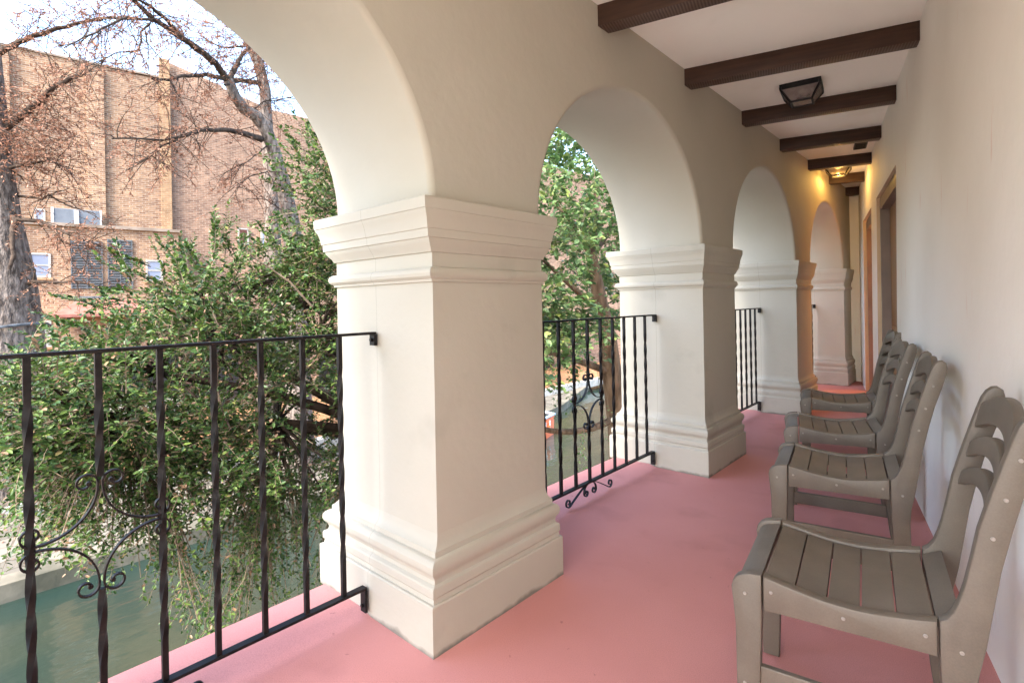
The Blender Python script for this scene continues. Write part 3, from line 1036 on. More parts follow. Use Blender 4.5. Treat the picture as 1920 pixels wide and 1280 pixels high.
def make_chair(loc, rz, lab):
    t = thing('side_chair', loc, lab, 'chair', 'taupe slatted chairs along the house wall', rz)
    lum = M['lumber']
    HWd, TH = 0.2165, 0.032
    leg = [(0.024, 0), (0.020, 0.14), (0.019, 0.30), (0.014, 0.36), (0.010, 0.399), (0.014, 0.416), (0.023, 0.429), (0.036, 0.438), (0.055, 0.444), (0.0845, 0.447),
           (0.0845, 0.35), (0.079, 0.2), (0.072, 0)]
    post = [(0.4475, 0.443), (0.460, 0.452), (0.472, 0.470), (0.482, 0.497), (0.492, 0.535), (0.504, 0.595), (0.516, 0.66), (0.536, 0.735), (0.557, 0.808), (0.572, 0.858),
            (0.582, 0.888), (0.592, 0.906), (0.604, 0.917), (0.616, 0.919), (0.626, 0.911), (0.6295, 0.895), (0.626, 0.868), (0.610, 0.808), (0.589, 0.740), (0.573, 0.674),
            (0.552, 0.575), (0.539, 0.489), (0.527, 0.41), (0.513, 0.340), (0.508, 0.28), (0.510, 0.20), (0.518, 0.10), (0.530, 0), (0.475, 0), (0.462, 0.10), (0.452, 0.2), (0.449, 0.28), (0.4475, 0.36)]
    rail = [(0.0885, 0.357)] + [(u, cz(u)) for u in np.linspace(0.0885, 0.4435, 15)] + [(0.4435, 0.362)]
    for s in (-1, 1):
        o_, i_ = s * HWd, s * (HWd - TH)
        lg = MB().prism(leg, o_, i_, 0.005).build('front_leg', lum, t, angle=40, local=True)
        rlm = MB().prism(rail, o_, i_, 0.005).build('side_rail', lum, t, angle=40, local=True)
        ps = MB().prism(post, o_, i_, 0.005).build('back_post', lum, t, angle=40, local=True)

        def screw(u, z, par):
            mb = MB()
            mb.tube([(u, o_ - s * 0.001, z), (u, o_ + s * 0.0012, z), (u, o_ + s * 0.0022, z)], [0.0046, 0.0044, 0.003], 10)
            mb.build('screw', M['screw'], par, angle=0, local=True)
        for u, z in ((0.044, 0.39), (0.04, 0.152)):
            screw(u, z, lg)
        for u, z in ((0.107, 0.409), (0.265, 0.392), (0.422, 0.403)):
            screw(u, z, rlm)
        for u, z in ((0.485, 0.386), (0.539, 0.648), (0.561, 0.734), (0.585, 0.821), (0.487, 0.16)):
            screw(u, z, ps)
        st = MB().box2((0.076, s * (HWd - 0.008), 0.15), (0.455, s * (HWd - 0.026), 0.205))
        st.build('stretcher', lum, t, angle=0, local=True, bevel=0.003)
    # seat: curved front piece, five boards, rear piece
    seat = MB()
    yw = HWd - TH - 0.001
    th = 0.020
    fp = [(0.026, 0.392), (0.021, 0.402), (0.024, 0.414), (0.032, 0.424), (0.046, 0.431), (0.0825, 0.4385), (0.0825, 0.418), (0.05, 0.411), (0.04, 0.392)]
    seat.prism(fp, -yw, yw, 0.003)
    e = np.linspace(0.0895, 0.4405, 6)
    for i in range(5):
        u0, u1 = e[i] + 0.0022, e[i + 1] - 0.0022
        z0, z1 = cz(u0) - 0.0075, cz(u1) - 0.0075
        seat.prism([(u0, z0), (u1, z1), (u1, z1 - th), (u0, z0 - th)], -yw, yw, 0.003)
    seat.prism([(0.4445, cz(0.44) - 0.009), (0.488, 0.452), (0.490, 0.433), (0.4445, 0.413)], -yw, yw, 0.003)
    seat.build('seat', lum, t, angle=40, local=True)
    MB().box2((0.030, -yw, 0.355), (0.052, yw, 0.396)).build('front_apron', lum, t, angle=0, local=True, bevel=0.003)
    MB().box2((0.455, -yw, 0.365), (0.477, yw, 0.415)).build('rear_apron', lum, t, angle=0, local=True, bevel=0.003)
    # three arched back slats
    for zb, zt, rise in ((0.645, 0.684, 0.047), (0.724, 0.767, 0.046), (0.806, 0.873, 0.043)):
        n = 18
        vs, fs = [], []
        for i in range(n + 1):
            q = -1 + 2 * i / n
            v_ = q * yw
            up = rise * (1 - q * q)
            bow = 0.012 * (1 - q * q)
            for z, du in ((zb + up * 0.86, 0.0), (zt + up, 0.0), (zt + up, 0.021), (zb + up * 0.86, 0.021)):
                u = 0.485 + 0.23 * (z - 0.386) - 0.019 + du + bow
                vs.append((u, v_, z))
        for i in range(n):
            for k in range(4):
                a_, b_ = i * 4 + k, i * 4 + (k + 1) % 4
                fs.append((a_, b_, b_ + 4, a_ + 4))
        fs += [(3, 2, 1, 0), tuple(range(len(vs) - 4, len(vs)))]
        MB().add(vs, fs).build('back_slat', lum, t, angle=40, local=True, bevel=0.0035)
    return t


c0 = make_chair((-0.566, 1.648, 0.0), 0.148, 'nearest taupe slatted chair, its back cut off at the right edge')
dup(c0, (-0.776, 2.672, 0.0), 0.174, 'second taupe chair from the viewer, right behind the nearest one')
dup(c0, (-0.94, 3.458, 0.0), 0.249, 'third taupe chair from the viewer, between the second and the farthest')
dup(c0, (-1.09, 4.446, 0.0), 0.228, 'farthest taupe chair, standing before the brown door')

# ------------------------------------------------------------------ brick building across the river
BD = Vector((0.165, 0.986, 0)).normalized()
BN = Vector((0.986, -0.165, 0)).normalized()
bl_o = -BN * 28
build = thing('brick_building', (bl_o.x, bl_o.y, WALK_Z), 'tall tan brick building with pilasters across the river', 'building')
build.rotation_euler = (0, 0, math.atan2(BD.y, BD.x))
# local frame: x along the facade, y = away from the river, z up (site heights minus WALK_Z)
Z0 = -WALK_Z


def bx(mb, s0, s1, z0, z1, out, back=0.0):
    """box on the facade: from `out` metres in front of the wall plane to `back` behind"""
    return mb.box2((s0, -out, z0 + Z0), (s1, back, z1 + Z0))


def facade(s0, s1, profile, out, back, z0=WALK_Z - 0.2):
    pts = [(s0, z0 + Z0), (s1, z0 + Z0)] + [(s, z + Z0) for s, z in profile[::-1]]
    return MB().prism(pts, -out, back)


facade(-14, 2.55, [(-14, 11.45), (-2.7, 11.42), (-1.3, 11.42), (2.55, 11.36)], 0, 9).build('main_wall', M['brick'], build, angle=0, local=True)
facade(2.56, 40, [(2.56, 12.33), (4.9, 11.72), (4.95, 11.62), (7.1, 11.05), (9.5, 10.95), (40, 10.9)], -0.12, 8.9).build('east_wall', M['brick_pink'], build, angle=0, local=True)
for s0, s1 in ((-0.10, 0.46), (-2.95, -2.42), (-7, -6.4), (-11, -10.4)):
    bx(MB(), s0, s1, WALK_Z, 11.25, 0.14).build('pilaster', M['brick'], build, angle=0, local=True)
bx(MB(), 2.42, 2.81, 3.6, 12.3, 0.10).build('corner_pilaster', M['brick_trim'], build, angle=0, local=True)
p = MB()
bx(p, -14, 2.5, 11.42, 11.5, 0.06, 0.4)
p.build('roof_coping', M['coping'], build, angle=0, local=True)
# lower annex in front
AO = 0.75
bx(MB(), -2.4, 2.95, WALK_Z - 0.2, 4.5, AO).build('annex_wall', M['brick'], build, angle=0, local=True)
bx(MB(), -2.5, 3.05, 4.5, 4.62, AO + 0.12).build('annex_coping', M['coping'], build, angle=0, local=True)


def window(s0, s1, z0, z1, out, glass, sash=True):
    w = 0.07
    fr = MB()
    bx(fr, s0, s0 + w, z0, z1, out + 0.03)
    bx(fr, s1 - w, s1, z0, z1, out + 0.03)
    bx(fr, s0 + w, s1 - w, z1 - w, z1, out + 0.03)
    bx(fr, s0 + w, s1 - w, z0, z0 + w, out + 0.03)
    if sash:
        bx(fr, s0 + w, s1 - w, (z0 + z1) / 2 - 0.02, (z0 + z1) / 2 + 0.03, out + 0.025)
    f = fr.build('window', M['white_frame'], build, angle=0, local=True)
    bx(MB(), s0 + w, s1 - w, z0 + w, z1 - w, out + 0.008).build('pane', glass, f, angle=0, local=True)
    sl = bx(MB(), s0 - 0.06, s1 + 0.06, z0 - 0.09, z0 - 0.001, out + 0.09).build('sill', M['brick_trim'], f, angle=0, local=True)
    return f


def rel(s, z):      # facade plane -> annex front plane seen along the same ray
    p = bl_o + BD * s + Vector((0, 0, z))
    c = Vector((0, 0, CAMH))
    d = p - c
    t = ((bl_o + BN * AO - c).dot(BN)) / d.dot(BN)
    q = c + d * t
    return (q - bl_o).dot(BD), q.z


for (a, b_, g) in (((-1.97, 2.5), (-1.32, 3.48), M['blind_glass']), ((-1.96, -0.25), (-1.34, 0.80), M['grey_glass']), ((1.80, 2.40), (2.42, 3.33), M['blind_glass'])):
    s0, z0 = rel(*a)
    s1, z1 = rel(*b_)
    window(s0, s1, z0, z1, AO, g)
window(5.48, 5.95, 4.2, 5.0, -0.12, M['brown_paint'], False)
window(6.5, 7.0, 4.1, 4.92, -0.12, M['blind_glass'])
window(-1.80, -1.46, 4.75, 5.24, 0.0, M['blind_glass'], False)
for (a, b_) in (((-0.69, 2.05), (0.30, 4.02)), ((0.50, 2.05), (1.32, 4.15)), ((-0.6, 1.2), (0.6, 1.75))):
    s0, z0 = rel(*a)
    s1, z1 = rel(*b_)
    lv = MB()
    bx(lv, s0, s1, z0, z1, AO + 0.012)
    for s in (s0, s1, (s0 + s1) / 2):
        bx(lv, s - 0.02, s + 0.02, z0, z1, AO + 0.062)
    k = int((z1 - z0) / 0.10)
    for i in range(k):
        zz = z0 + (i + 0.5) * (z1 - z0) / k
        lv.box(((s0 + s1) / 2, -AO - 0.035, zz + Z0), (s1 - s0 - 0.01, 0.065, 0.02), Matrix.Rotation(R(35), 3, 'X'))
    lv.build('louvre', M['louvre'], build, angle=0, local=True)
# rooftop machinery on the annex, awning below
s0, z0 = -1.22, 4.622
mu = MB()
mu.box2((-1.18, -0.62, 4.622 + Z0), (0.25, -0.18, 5.22 + Z0))
un = mu.build('air_unit', M['unit_grey'], build, angle=0, local=True, bevel=0.02)
mu = MB()
mu.box2((-0.56, -0.66, 4.622 + Z0), (-0.42, -0.622, 5.2 + Z0))
mu.box2((-1.26, -0.64, 4.622 + Z0), (-1.183, -0.2, 5.24 + Z0))
mu.box2((0.253, -0.64, 4.622 + Z0), (0.31, -0.2, 5.24 + Z0))
mu.build('unit_post', M['boat_white'], un, angle=0, local=True)
av = MB()
A = [(-1.15, 1.10), (1.3, 1.45)]
av.add([(-1.25, -AO - 0.95, 1.02 + Z0), (1.9, -AO - 0.95, 1.02 + Z0), (1.5, -AO - 0.002, 1.62 + Z0), (-0.45, -AO - 0.002, 1.62 + Z0),
        (-1.25, -AO - 0.95, 0.92 + Z0), (1.9, -AO - 0.95, 0.92 + Z0), (1.9, -AO - 0.002, 0.92 + Z0), (-1.25, -AO - 0.002, 0.92 + Z0)],
       [(0, 1, 2, 3), (0, 4, 5, 1), (4, 7, 6, 5), (0, 3, 7, 4), (1, 5, 6, 2)])
av.build('awning', M['awning'], build, angle=0, local=True)
# ground storey openings and pale render
for s0 in (-1.2, 0.5, 1.75):
    bx(MB(), s0, s0 + 1.1, WALK_Z + 0.25, -0.6, AO + 0.012).build('shop_window', M['dark_glass'], build, angle=0, local=True)
bx(MB(), -2.4, 2.9, -3.3, -2.7, AO + 0.06).build('plinth', M['pale_stone'], build, angle=0, local=True)
for s0 in (3.6, 6.4, 9.2, 12, 16, 20, 24):
    bx(MB(), s0, s0 + 1.8, WALK_Z + 0.2, -0.5, -0.10).build('ground_window', M['dark_glass'], build, angle=0, local=True)


# ------------------------------------------------------------------ trees and shrubs
def curve(p0, p1, sag, n=6, wob=0.0):
    p0, p1 = Vector(p0), Vector(p1)
    L = (p1 - p0).length
    out = []
    a, b_ = random.uniform(-1, 1), random.uniform(-1, 1)
    for i in range(n + 1):
        t = i / n
        q = p0.lerp(p1, t)
        w = math.sin(t * math.pi)
        q += Vector((a * wob * L * w, b_ * wob * L * w, sag * L * w))
        out.append(q)
    return out


class Leaves:
    """many folded leaf faces, gathered as arrays"""
    def __init__(self):
        self.base, self.dir, self.side, self.size = [], [], [], []

    def put(self, p, d, size):
        d = d.normalized()
        n_ = Vector((random.gauss(0, 0.55), random.gauss(0, 0.55), 1.0))
        s = d.cross(n_)
        if s.length < 1e-4:
            s = d.orthogonal()
        s.normalize()
        self.base.append(p)
        self.dir.append(d)
        self.side.append(s)
        self.size.append(size)

    def build(self, name, material, parent, wid=0.24, fold=0.25, simple=False):
        b0, d, s = np.array(self.base), np.array(self.dir), np.array(self.side)
        z = np.array(self.size)[:, None]
        nrm = np.cross(s, d)
        n_ = len(b0)
        if simple:
            V = np.stack([b0, b0 + d * z * 0.5 + s * z * wid, b0 + d * z, b0 + d * z * 0.5 - s * z * wid], 1)
            F = [(0, 1, 2, 3)]
            k = 4
        else:
            V = np.stack([b0, b0 + d * z * 0.3 + (s * wid + nrm * fold * wid) * z, b0 + d * z * 0.68 + (s * wid * 0.85 + nrm * fold * wid) * z, b0 + d * z,
                          b0 + d * z * 0.68 + (-s * wid * 0.85 + nrm * fold * wid) * z, b0 + d * z * 0.3 + (-s * wid + nrm * fold * wid) * z], 1)
            F = [(0, 1, 2, 3), (0, 3, 4, 5)]
            k = 6
        V = V.reshape(-1, 3)
        inv = np.array(world_of(parent).inverted())
        V = V @ inv[:3, :3].T + inv[:3, 3]
        fs = [tuple(i * k + q for q in f) for i in range(n_) for f in F]
        me = bpy.data.meshes.new(name)
        me.from_pydata(V.tolist(), [], fs)
        me.materials.append(material)
        o = bpy.data.objects.new(name, me)
        COL.objects.link(o)
        o.parent = parent
        return o


def spray(lv, tw, p, d, L, nl, size, droop=0.15, trad=0.004, sides=3, spread=0.9, start=0.1):
    """a twig with alternate leaves"""
    d = d.normalized()
    pts = []
    n = 5
    q = Vector(p)
    dd = d.copy()
    side0 = d.cross(Vector((0, 0, 1)))
    if side0.length < 1e-3:
        side0 = Vector((1, 0, 0))
    side0.normalize()
    for i in range(n + 1):
        pts.append(q.copy())
        dd = (dd + Vector((random.gauss(0, 0.12), random.gauss(0, 0.12), random.gauss(0, 0.08) - droop / n * 1.6))).normalized()
        q = q + dd * (L / n)
    if tw is not None:
        tw.tube(pts, [trad * (1 - 0.7 * i / n) for i in range(n + 1)], sides, cap=False)
    for i in range(nl):
        t = start + (1 - start) * (i + random.random()) / nl
        f = t * n
        k = min(int(f), n - 1)
        pos = pts[k].lerp(pts[k + 1], f - k)
        ax = (pts[k + 1] - pts[k]).normalized()
        sg = 1 if i % 2 else -1
        ld_ = ax * random.uniform(0.3, 0.9) + side0 * sg * spread * random.uniform(0.5, 1.2) + Vector((random.gauss(0, 0.3), random.gauss(0, 0.3), random.gauss(0.05, 0.35)))
        lv.put(pos, ld_, size * random.uniform(0.65, 1.25))
    return pts


def inpoly(x, y, poly):
    c = False
    j = len(poly) - 1
    for i in range(len(poly)):
        xi, yi = poly[i]
        xj, yj = poly[j]
        if (yi > y) != (yj > y) and x < (xj - xi) * (y - yi) / (yj - yi) + xi:
            c = not c
        j = i
    return c


def fill(poly, n, x0, x1, mind=0, thin=0):
    xs_, ys_ = [p[0] for p in poly], [p[1] for p in poly]
    out = []
    tries = 0
    while len(out) < n and tries < 20000:
        tries += 1
        x, y = random.uniform(min(xs_), max(xs_)), random.uniform(min(ys_), max(ys_))
        if not inpoly(x, y, poly):
            continue
        if thin and y > thin and random.random() < 0.45:
            continue
        if mind and any((x - a) ** 2 + (y - b_) ** 2 < mind * mind for a, b_, _ in out):
            continue
        out.append((x, y, random.uniform(x0, x1)))
    return [at(*q) for q in out]


def limb_to(mb, p0, p1, r0, r1, sag=-0.05, wob=0.08, sides=7, n=7):
    pts = curve(p0, p1, sag, n, wob)
    mb.tube(pts, [r0 + (r1 - r0) * (i / n) ** 0.8 for i in range(n + 1)], sides, cap=False)
    return pts


# --- big evergreen beside the balcony -------------------------------------------------
tA = at(770, 1000, -5.6)
evg = thing('evergreen_tree', (tA.x, tA.y, -3.72), 'big glossy green evergreen tree reaching over the river beside the nearest railing', 'tree')
lv, tw, tr = Leaves(), MB(), MB()
top = at(760, 620, -5.6)
tr.tube([(tA.x, tA.y, -3.8), (tA.x + 0.05, tA.y - 0.05, -2.6), (tA.x - 0.03, tA.y, -1.4), (tA.x, tA.y - 0.1, -0.3), (top.x, top.y, 1.0), at(740, 420, -5.6)], [0.26, 0.2, 0.17, 0.15, 0.10, 0.04], 10)
DENSE = [(110, 690), (150, 650), (210, 630), (270, 600), (300, 555), (350, 520), (410, 500), (480, 515), (560, 470), (575, 400), (575, 290), (640, 270), (760, 240), (900, 420),
         (900, 900), (640, 930), (560, 930), (420, 910), (300, 880), (200, 800), (110, 880), (20, 870), (10, 740), (60, 690)]
cl = fill(DENSE, 430, -7.2, -4.5, 13, 680)
hubs = [at(690, 800, -5.6), at(600, 640, -5.7), at(520, 790, -6.0), at(420, 640, -6.0), at(300, 700, -6.2), at(660, 420, -5.6), at(230, 800, -6.2), at(450, 540, -6.2)]
fork = Vector((tA.x, tA.y - 0.05, -0.6))
for h in hubs:
    limb_to(tr, fork if h.z < 1.0 else Vector((top.x, top.y, 0.7)), h, 0.075, 0.035, 0.04, 0.07)
for c in cl:
    h = min(hubs, key=lambda q: (q - c).length)
    limb_to(tr, h, c, 0.022, 0.008, 0.02, 0.1, 5, 5)
    rad = random.uniform(0.32, 0.52)
    out = (c - h).normalized()
    for _ in range(random.randint(10, 14)):
        d = Vector((random.gauss(0, 1), random.gauss(0, 1), random.gauss(0.15, 0.75))).normalized() + out * 0.5
        st = c + Vector((random.gauss(0, 0.10), random.gauss(0, 0.10), random.gauss(0, 0.08)))
        spray(lv, tw, st, d, rad * random.uniform(0.6, 1.2), random.randint(19, 29), 0.047, 0.12)
# upright shoots on the skyline
SHOOT = [((395, 500), (412, 385)), ((350, 520), (318, 430)), ((430, 480), (418, 400)), ((320, 560), (296, 425)), ((370, 500), (345, 450)), ((480, 480), (485, 440)), ((240, 560), (165, 540)),
         ((250, 520), (170, 470)), ((300, 540), (232, 485)), ((520, 470), (497, 415)), ((200, 570), (85, 555)), ((560, 300), (515, 240)), ((570, 330), (520, 290)), ((600, 260), (575, 228)),
         ((540, 420), (520, 395)), ((160, 610), (95, 600)), ((280, 500), (205, 470)), ((410, 470), (404, 395)), ((445, 520), (470, 425)), ((120, 650), (60, 690)), ((230, 560), (150, 575))]
for a, b_ in SHOOT:
    X = random.uniform(-6.4, -5.4)
    for _ in range(3):
        p0 = at(a[0] + random.uniform(-10, 10), a[1] + random.uniform(-10, 10), X)
        p1 = at(b_[0] + random.uniform(-9, 9), b_[1] + random.uniform(-9, 9), X + random.uniform(-0.4, 0.2))
        d = p1 - p0
        spray(lv, tw, p0, d, d.length * random.uniform(0.8, 1.05), int(20 + d.length * 34), 0.05, -0.02, 0.006, 3, 0.9, 0.05)
# thin hanging sprays over the bank and the water
LOW = [(0, 800), (60, 800), (250, 800), (420, 900), (640, 920), (640, 1000), (600, 1130), (500, 1200), (400, 1215), (330, 1130), (230, 1060), (120, 1020), (20, 950)]
lowc = fill(LOW, 190, -6.6, -4.8, 12) + fill([(-10, 760), (140, 780), (150, 960), (60, 1040), (-10, 960)], 45, -7.0, -5.5, 10)
for c in lowc:
    h = min(hubs, key=lambda q: (q - c).length)
    st = h + (c - h) * 0.25
    pts = limb_to(tw, st, c, 0.011, 0.004, 0.10, 0.08, 4, 7)
    for _ in range(random.randint(5, 8)):
        q = pts[random.randint(2, 7)]
        d = (c - st).normalized() + Vector((random.gauss(0, 0.7), random.gauss(0, 0.7), random.gauss(-0.3, 0.4)))
        spray(lv, tw, q, d, random.uniform(0.22, 0.45), random.randint(10, 15), 0.045, 0.45, 0.003)
# one pale dead shoot
tw.tube([at(468, 478, -4.6), at(510, 505, -4.6), at(545, 530, -4.55), at(570, 558, -4.5), at(586, 575, -4.5)], [0.006, 0.007, 0.008, 0.009, 0.01], 5)
tr.build('trunk', M['branch'], evg, angle=60)
tw.build('twig', M['twig'], evg, angle=60, recalc=False)['kind'] = 'stuff'
lv.build('crown', M['leaf_green'], evg)

# --- pale-leaved tree seen through the second arch ----------------------------------------
tB = at(1152, 700, -5.2)
lime = thing('broadleaf_tree', (tB.x, tB.y, -3.72), 'pale green broad leaved tree with brown leaning trunk seen through the second arch', 'tree')
lv, tw, tr = Leaves(), MB(), MB()
b0 = at(1172, 930, -5.2)
tr.tube([(b0.x, b0.y, -3.8), (b0.x, b0.y - 0.05, -2.2), at(1160, 800, -5.2), at(1150, 720, -5.2), at(1140, 640, -5.2), at(1128, 580, -5.2), at(1110, 480, -5.2), at(1120, 330, -5.3)],
        [0.34, 0.26, 0.21, 0.19, 0.17, 0.14, 0.09, 0.03], 12)
l1 = limb_to(tr, at(1150, 700, -5.2), at(980, 650, -5.4), 0.075, 0.035, 0.03, 0.03, 8)
limb_to(tr, at(1175, 770, -5.2), at(1110, 803, -5.2), 0.075, 0.06, -0.02, 0.0, 8)
limb_to(tr, at(1112, 802, -5.2), at(1000, 800, -5.35), 0.06, 0.04, -0.05, 0.0, 8)
limb_to(tr, at(1130, 590, -5.2), at(1010, 480, -5.4), 0.07, 0.02, 0.04, 0.06)
limb_to(tr, at(1115, 500, -5.2), at(1040, 380, -5.4), 0.06, 0.02, 0.03, 0.06)
limb_to(tr, at(1110, 480, -5.2), at(1260, 330, -5.6), 0.06, 0.02, 0.03, 0.06)
CB = [(880, 620), (880, 330), (1000, 200), (1100, 150), (1250, 200), (1330, 420), (1300, 640), (1165, 600), (1100, 650), (1010, 690), (960, 700)]
for c in fill(CB, 250, -7.0, -4.2, 14):
    rad = random.uniform(0.35, 0.6)
    for _ in range(random.randint(9, 12)):
        d = Vector((random.gauss(0, 1), random.gauss(0, 1), random.gauss(-0.1, 0.7)))
        spray(lv, tw, c + Vector((random.gauss(0, 0.12), random.gauss(0, 0.12), random.gauss(0, 0.1))), d, rad * random.uniform(0.6, 1.1), random.randint(8, 12), 0.105, 0.3, 0.004)
for (a, b_) in (((1040, 640), (1035, 790)), ((1075, 660), (1072, 780)), ((1022, 640), (1025, 760)), ((1120, 690), (1118, 850)), ((1095, 800), (1092, 880)), ((1060, 650), (1048, 730)), ((1015, 680), (1020, 720))):
    for _ in range(2):
        X = random.uniform(-5.2, -4.6)
        p0, p1 = at(*a, X), at(*b_, X)
        spray(lv, tw, p0, p1 - p0, (p1 - p0).length, 16, 0.055, 0.0, 0.003)
tr.build('trunk', M['brown_bark'], lime, angle=60)
tw.build('twig', M['twig'], lime, angle=60, recalc=False)['kind'] = 'stuff'
lv.build('crown', M['leaf_pale'], lime, wid=0.3)


# --- bald cypresses with rust coloured needles -------------------------------------------------
def cypress(name, lab, base, trunk, tr_r, limbs, puffs, base_z, nspray=1.0, leaf=0.095):
    t = thing(name, (base.x, base.y, base_z), lab, 'tree')
    lv, tw, tr, lb = Leaves(), MB(), MB(), MB()
    # fluted, flared trunk
    pts = [Vector(p) for p in trunk]
    tr.tube(pts, tr_r, 14)
    for pl, r0, r1, dens in limbs:
        P = [Vector(q) for q in pl]
        # subdivide with a little waviness
        Q = []
        for a, b_ in zip(P, P[1:]):
            for i in range(5):
                f = i / 5
                Q.append(a.lerp(b_, f) + Vector((random.gauss(0, 0.02), random.gauss(0, 0.02), random.gauss(0, 0.02))) * (b_ - a).length * 0.6)
        Q.append(P[-1])
        k = len(Q) - 1
        lb.tube(Q, [0.78 * (r0 + (r1 - r0) * (i / k) ** 0.8) for i in range(k + 1)], 7, cap=False)
        L = sum((b_ - a).length for a, b_ in zip(Q, Q[1:]))
        for _ in range(int(L * dens * nspray * 1.15)):
            i = random.randint(int(k * 0.12), k - 1)
            p = Q[i].lerp(Q[i + 1], random.random())
            ax = (Q[i + 1] - Q[i]).normalized()
            d = ax * random.uniform(-0.1, 0.9) + Vector((random.gauss(0, 0.7), random.gauss(0, 0.7), random.gauss(-0.15, 0.7)))
            sp_ = spray(lv, tw, p, d, random.uniform(0.35, 1.1), random.randint(3, 7), leaf, 0.2, 0.013, 3, 0.8, 0.3)
            for _ in range(2):
                q = sp_[random.randint(2, 5)]
                dd = d.normalized() + Vector((random.gauss(0, 0.8), random.gauss(0, 0.8), random.gauss(-0.15, 0.6)))
                spray(lv, tw, q, dd, random.uniform(0.25, 0.6), random.randint(7, 12), leaf, 0.35, 0.008, 3, 0.8, 0.2)
    for c, r_, n_ in puffs:
        for _ in range(int(n_ * nspray * 2.7)):
            d = Vector((random.gauss(0, 1), random.gauss(0, 1), random.gauss(-0.1, 0.45)))
            st = c + Vector((random.gauss(0, 0.5), random.gauss(0, 0.5), random.gauss(0, 0.35))) * r_
            spray(lv, tw, st, d, random.uniform(0.4, 0.9) * r_, random.randint(8, 14), leaf, 0.35, 0.007, 3, 0.8, 0.1)
    tr.build('trunk', M['bark'], t, angle=60)
    lb.build('limb', M['branch'], t, angle=60, recalc=False)
    tw.build('twig', M['branch'], t, angle=60, recalc=False)['kind'] = 'stuff'
    lv.build('needles', M['leaf_rust'], t, wid=0.16, simple=True)
    return t


X1 = -18.2
bs = at(20, 955, X1)
cyp1 = cypress('bald_cypress', 'thick grey cypress with rusty needles at the left edge before the brick building', bs,
               [(bs.x, bs.y - 0.15, WALK_Z), (bs.x, bs.y - 0.12, WALK_Z + 0.6), at(8, 760, X1), at(8, 640, X1), at(4, 520, X1), at(-4, 400, X1), at(-12, 300, X1), at(-18, 200, X1), at(-26, 60, X1), at(-30, -160, X1)],
               [1.15, 0.98, 0.88, 0.80, 0.66, 0.44, 0.36, 0.31, 0.24, 0.14],
               [([at(-14, 255, X1), at(30, 225, X1 + 0.3), at(75, 190, X1 + 0.8), at(103, 162, X1 + 1.2), at(150, 140, X1 + 1.5), at(170, 131, X1 + 1.7)], 0.15, 0.04, 9),
                ([at(-22, 110, X1), at(30, 82, X1 + 0.4), at(63, 68, X1 + 0.8), at(140, 45, X1 + 1.2), at(211, 33, X1 + 1.5), at(276, 38, X1 + 1.8)], 0.11, 0.03, 9),
                ([at(2, 395, X1), at(28, 410, X1 + 0.5), at(75, 415, X1 + 0.9), at(105, 428, X1 + 1.3), at(150, 448, X1 + 1.6), at(190, 462, X1 + 1.7)], 0.10, 0.02, 7),
                ([at(30, 410, X1 + 0.5), at(22, 445, X1 + 0.9), at(26, 480, X1 + 1.0), at(17, 505, X1 + 1.0)], 0.09, 0.05, 0),
                ([at(20, 545, X1), at(60, 528, X1 + 0.6), at(95, 530, X1 + 0.9), at(150, 528, X1 + 1.3), at(200, 545, X1 + 1.6)], 0.08, 0.015, 6),
                ([at(62, 528, X1 + 0.6), at(66, 505, X1 + 0.7), at(40, 490, X1 + 0.6)], 0.03, 0.015, 0),
                ([at(-10, 320, X1), at(40, 310, X1 + 0.5), at(90, 300, X1 + 1.0), at(130, 318, X1 + 1.3)], 0.07, 0.02, 12),
                ([at(20, 365, X1), at(75, 372, X1 + 0.6), at(115, 357, X1 + 0.9)], 0.05, 0.015, 5),
                ([at(90, 365, X1 + 0.7), at(125, 385, X1 + 1.0), at(180, 402, X1 + 1.3)], 0.035, 0.012, 5)],
               [(at(40, 190, X1 + 0.7), 1.1, 26), (at(100, 210, X1 + 1.0), 1.1, 28), (at(60, 260, X1 + 0.8), 1.2, 34), (at(20, 290, X1 + 0.5), 1.0, 26), (at(110, 290, X1 + 1.2), 0.9, 20), (at(150, 170, X1 + 1.5), 0.9, 18),
                (at(130, 440, X1 + 1.3), 0.7, 16), (at(165, 455, X1 + 1.5), 0.6, 12), (at(120, 545, X1 + 1.3), 0.6, 8), (at(10, 240, X1 + 0.4), 1.0, 18), (at(150, 30, X1 + 1.2), 0.8, 12), (at(70, 40, X1 + 1), 0.9, 12),
                (at(195, 25, X1 + 1.4), 0.8, 12)],
               WALK_Z)
# a strap round the trunk
sb = MB()
for dz, r_ in ((0.0, 0.86),):
    c = at(8, 612, X1)
    pts = [(c.x + r_ * math.cos(a), c.y + r_ * math.sin(a), c.z + dz + 0.06 * math.sin(2 * a + 0.4)) for a in np.linspace(0, 2 * math.pi, 30)]
    sb.tube(pts, 0.035, 6, cap=False)
tag(sb.build('trunk_strap', M['strap'], angle=60), 'grey strap tied round the thick cypress trunk', 'strap')

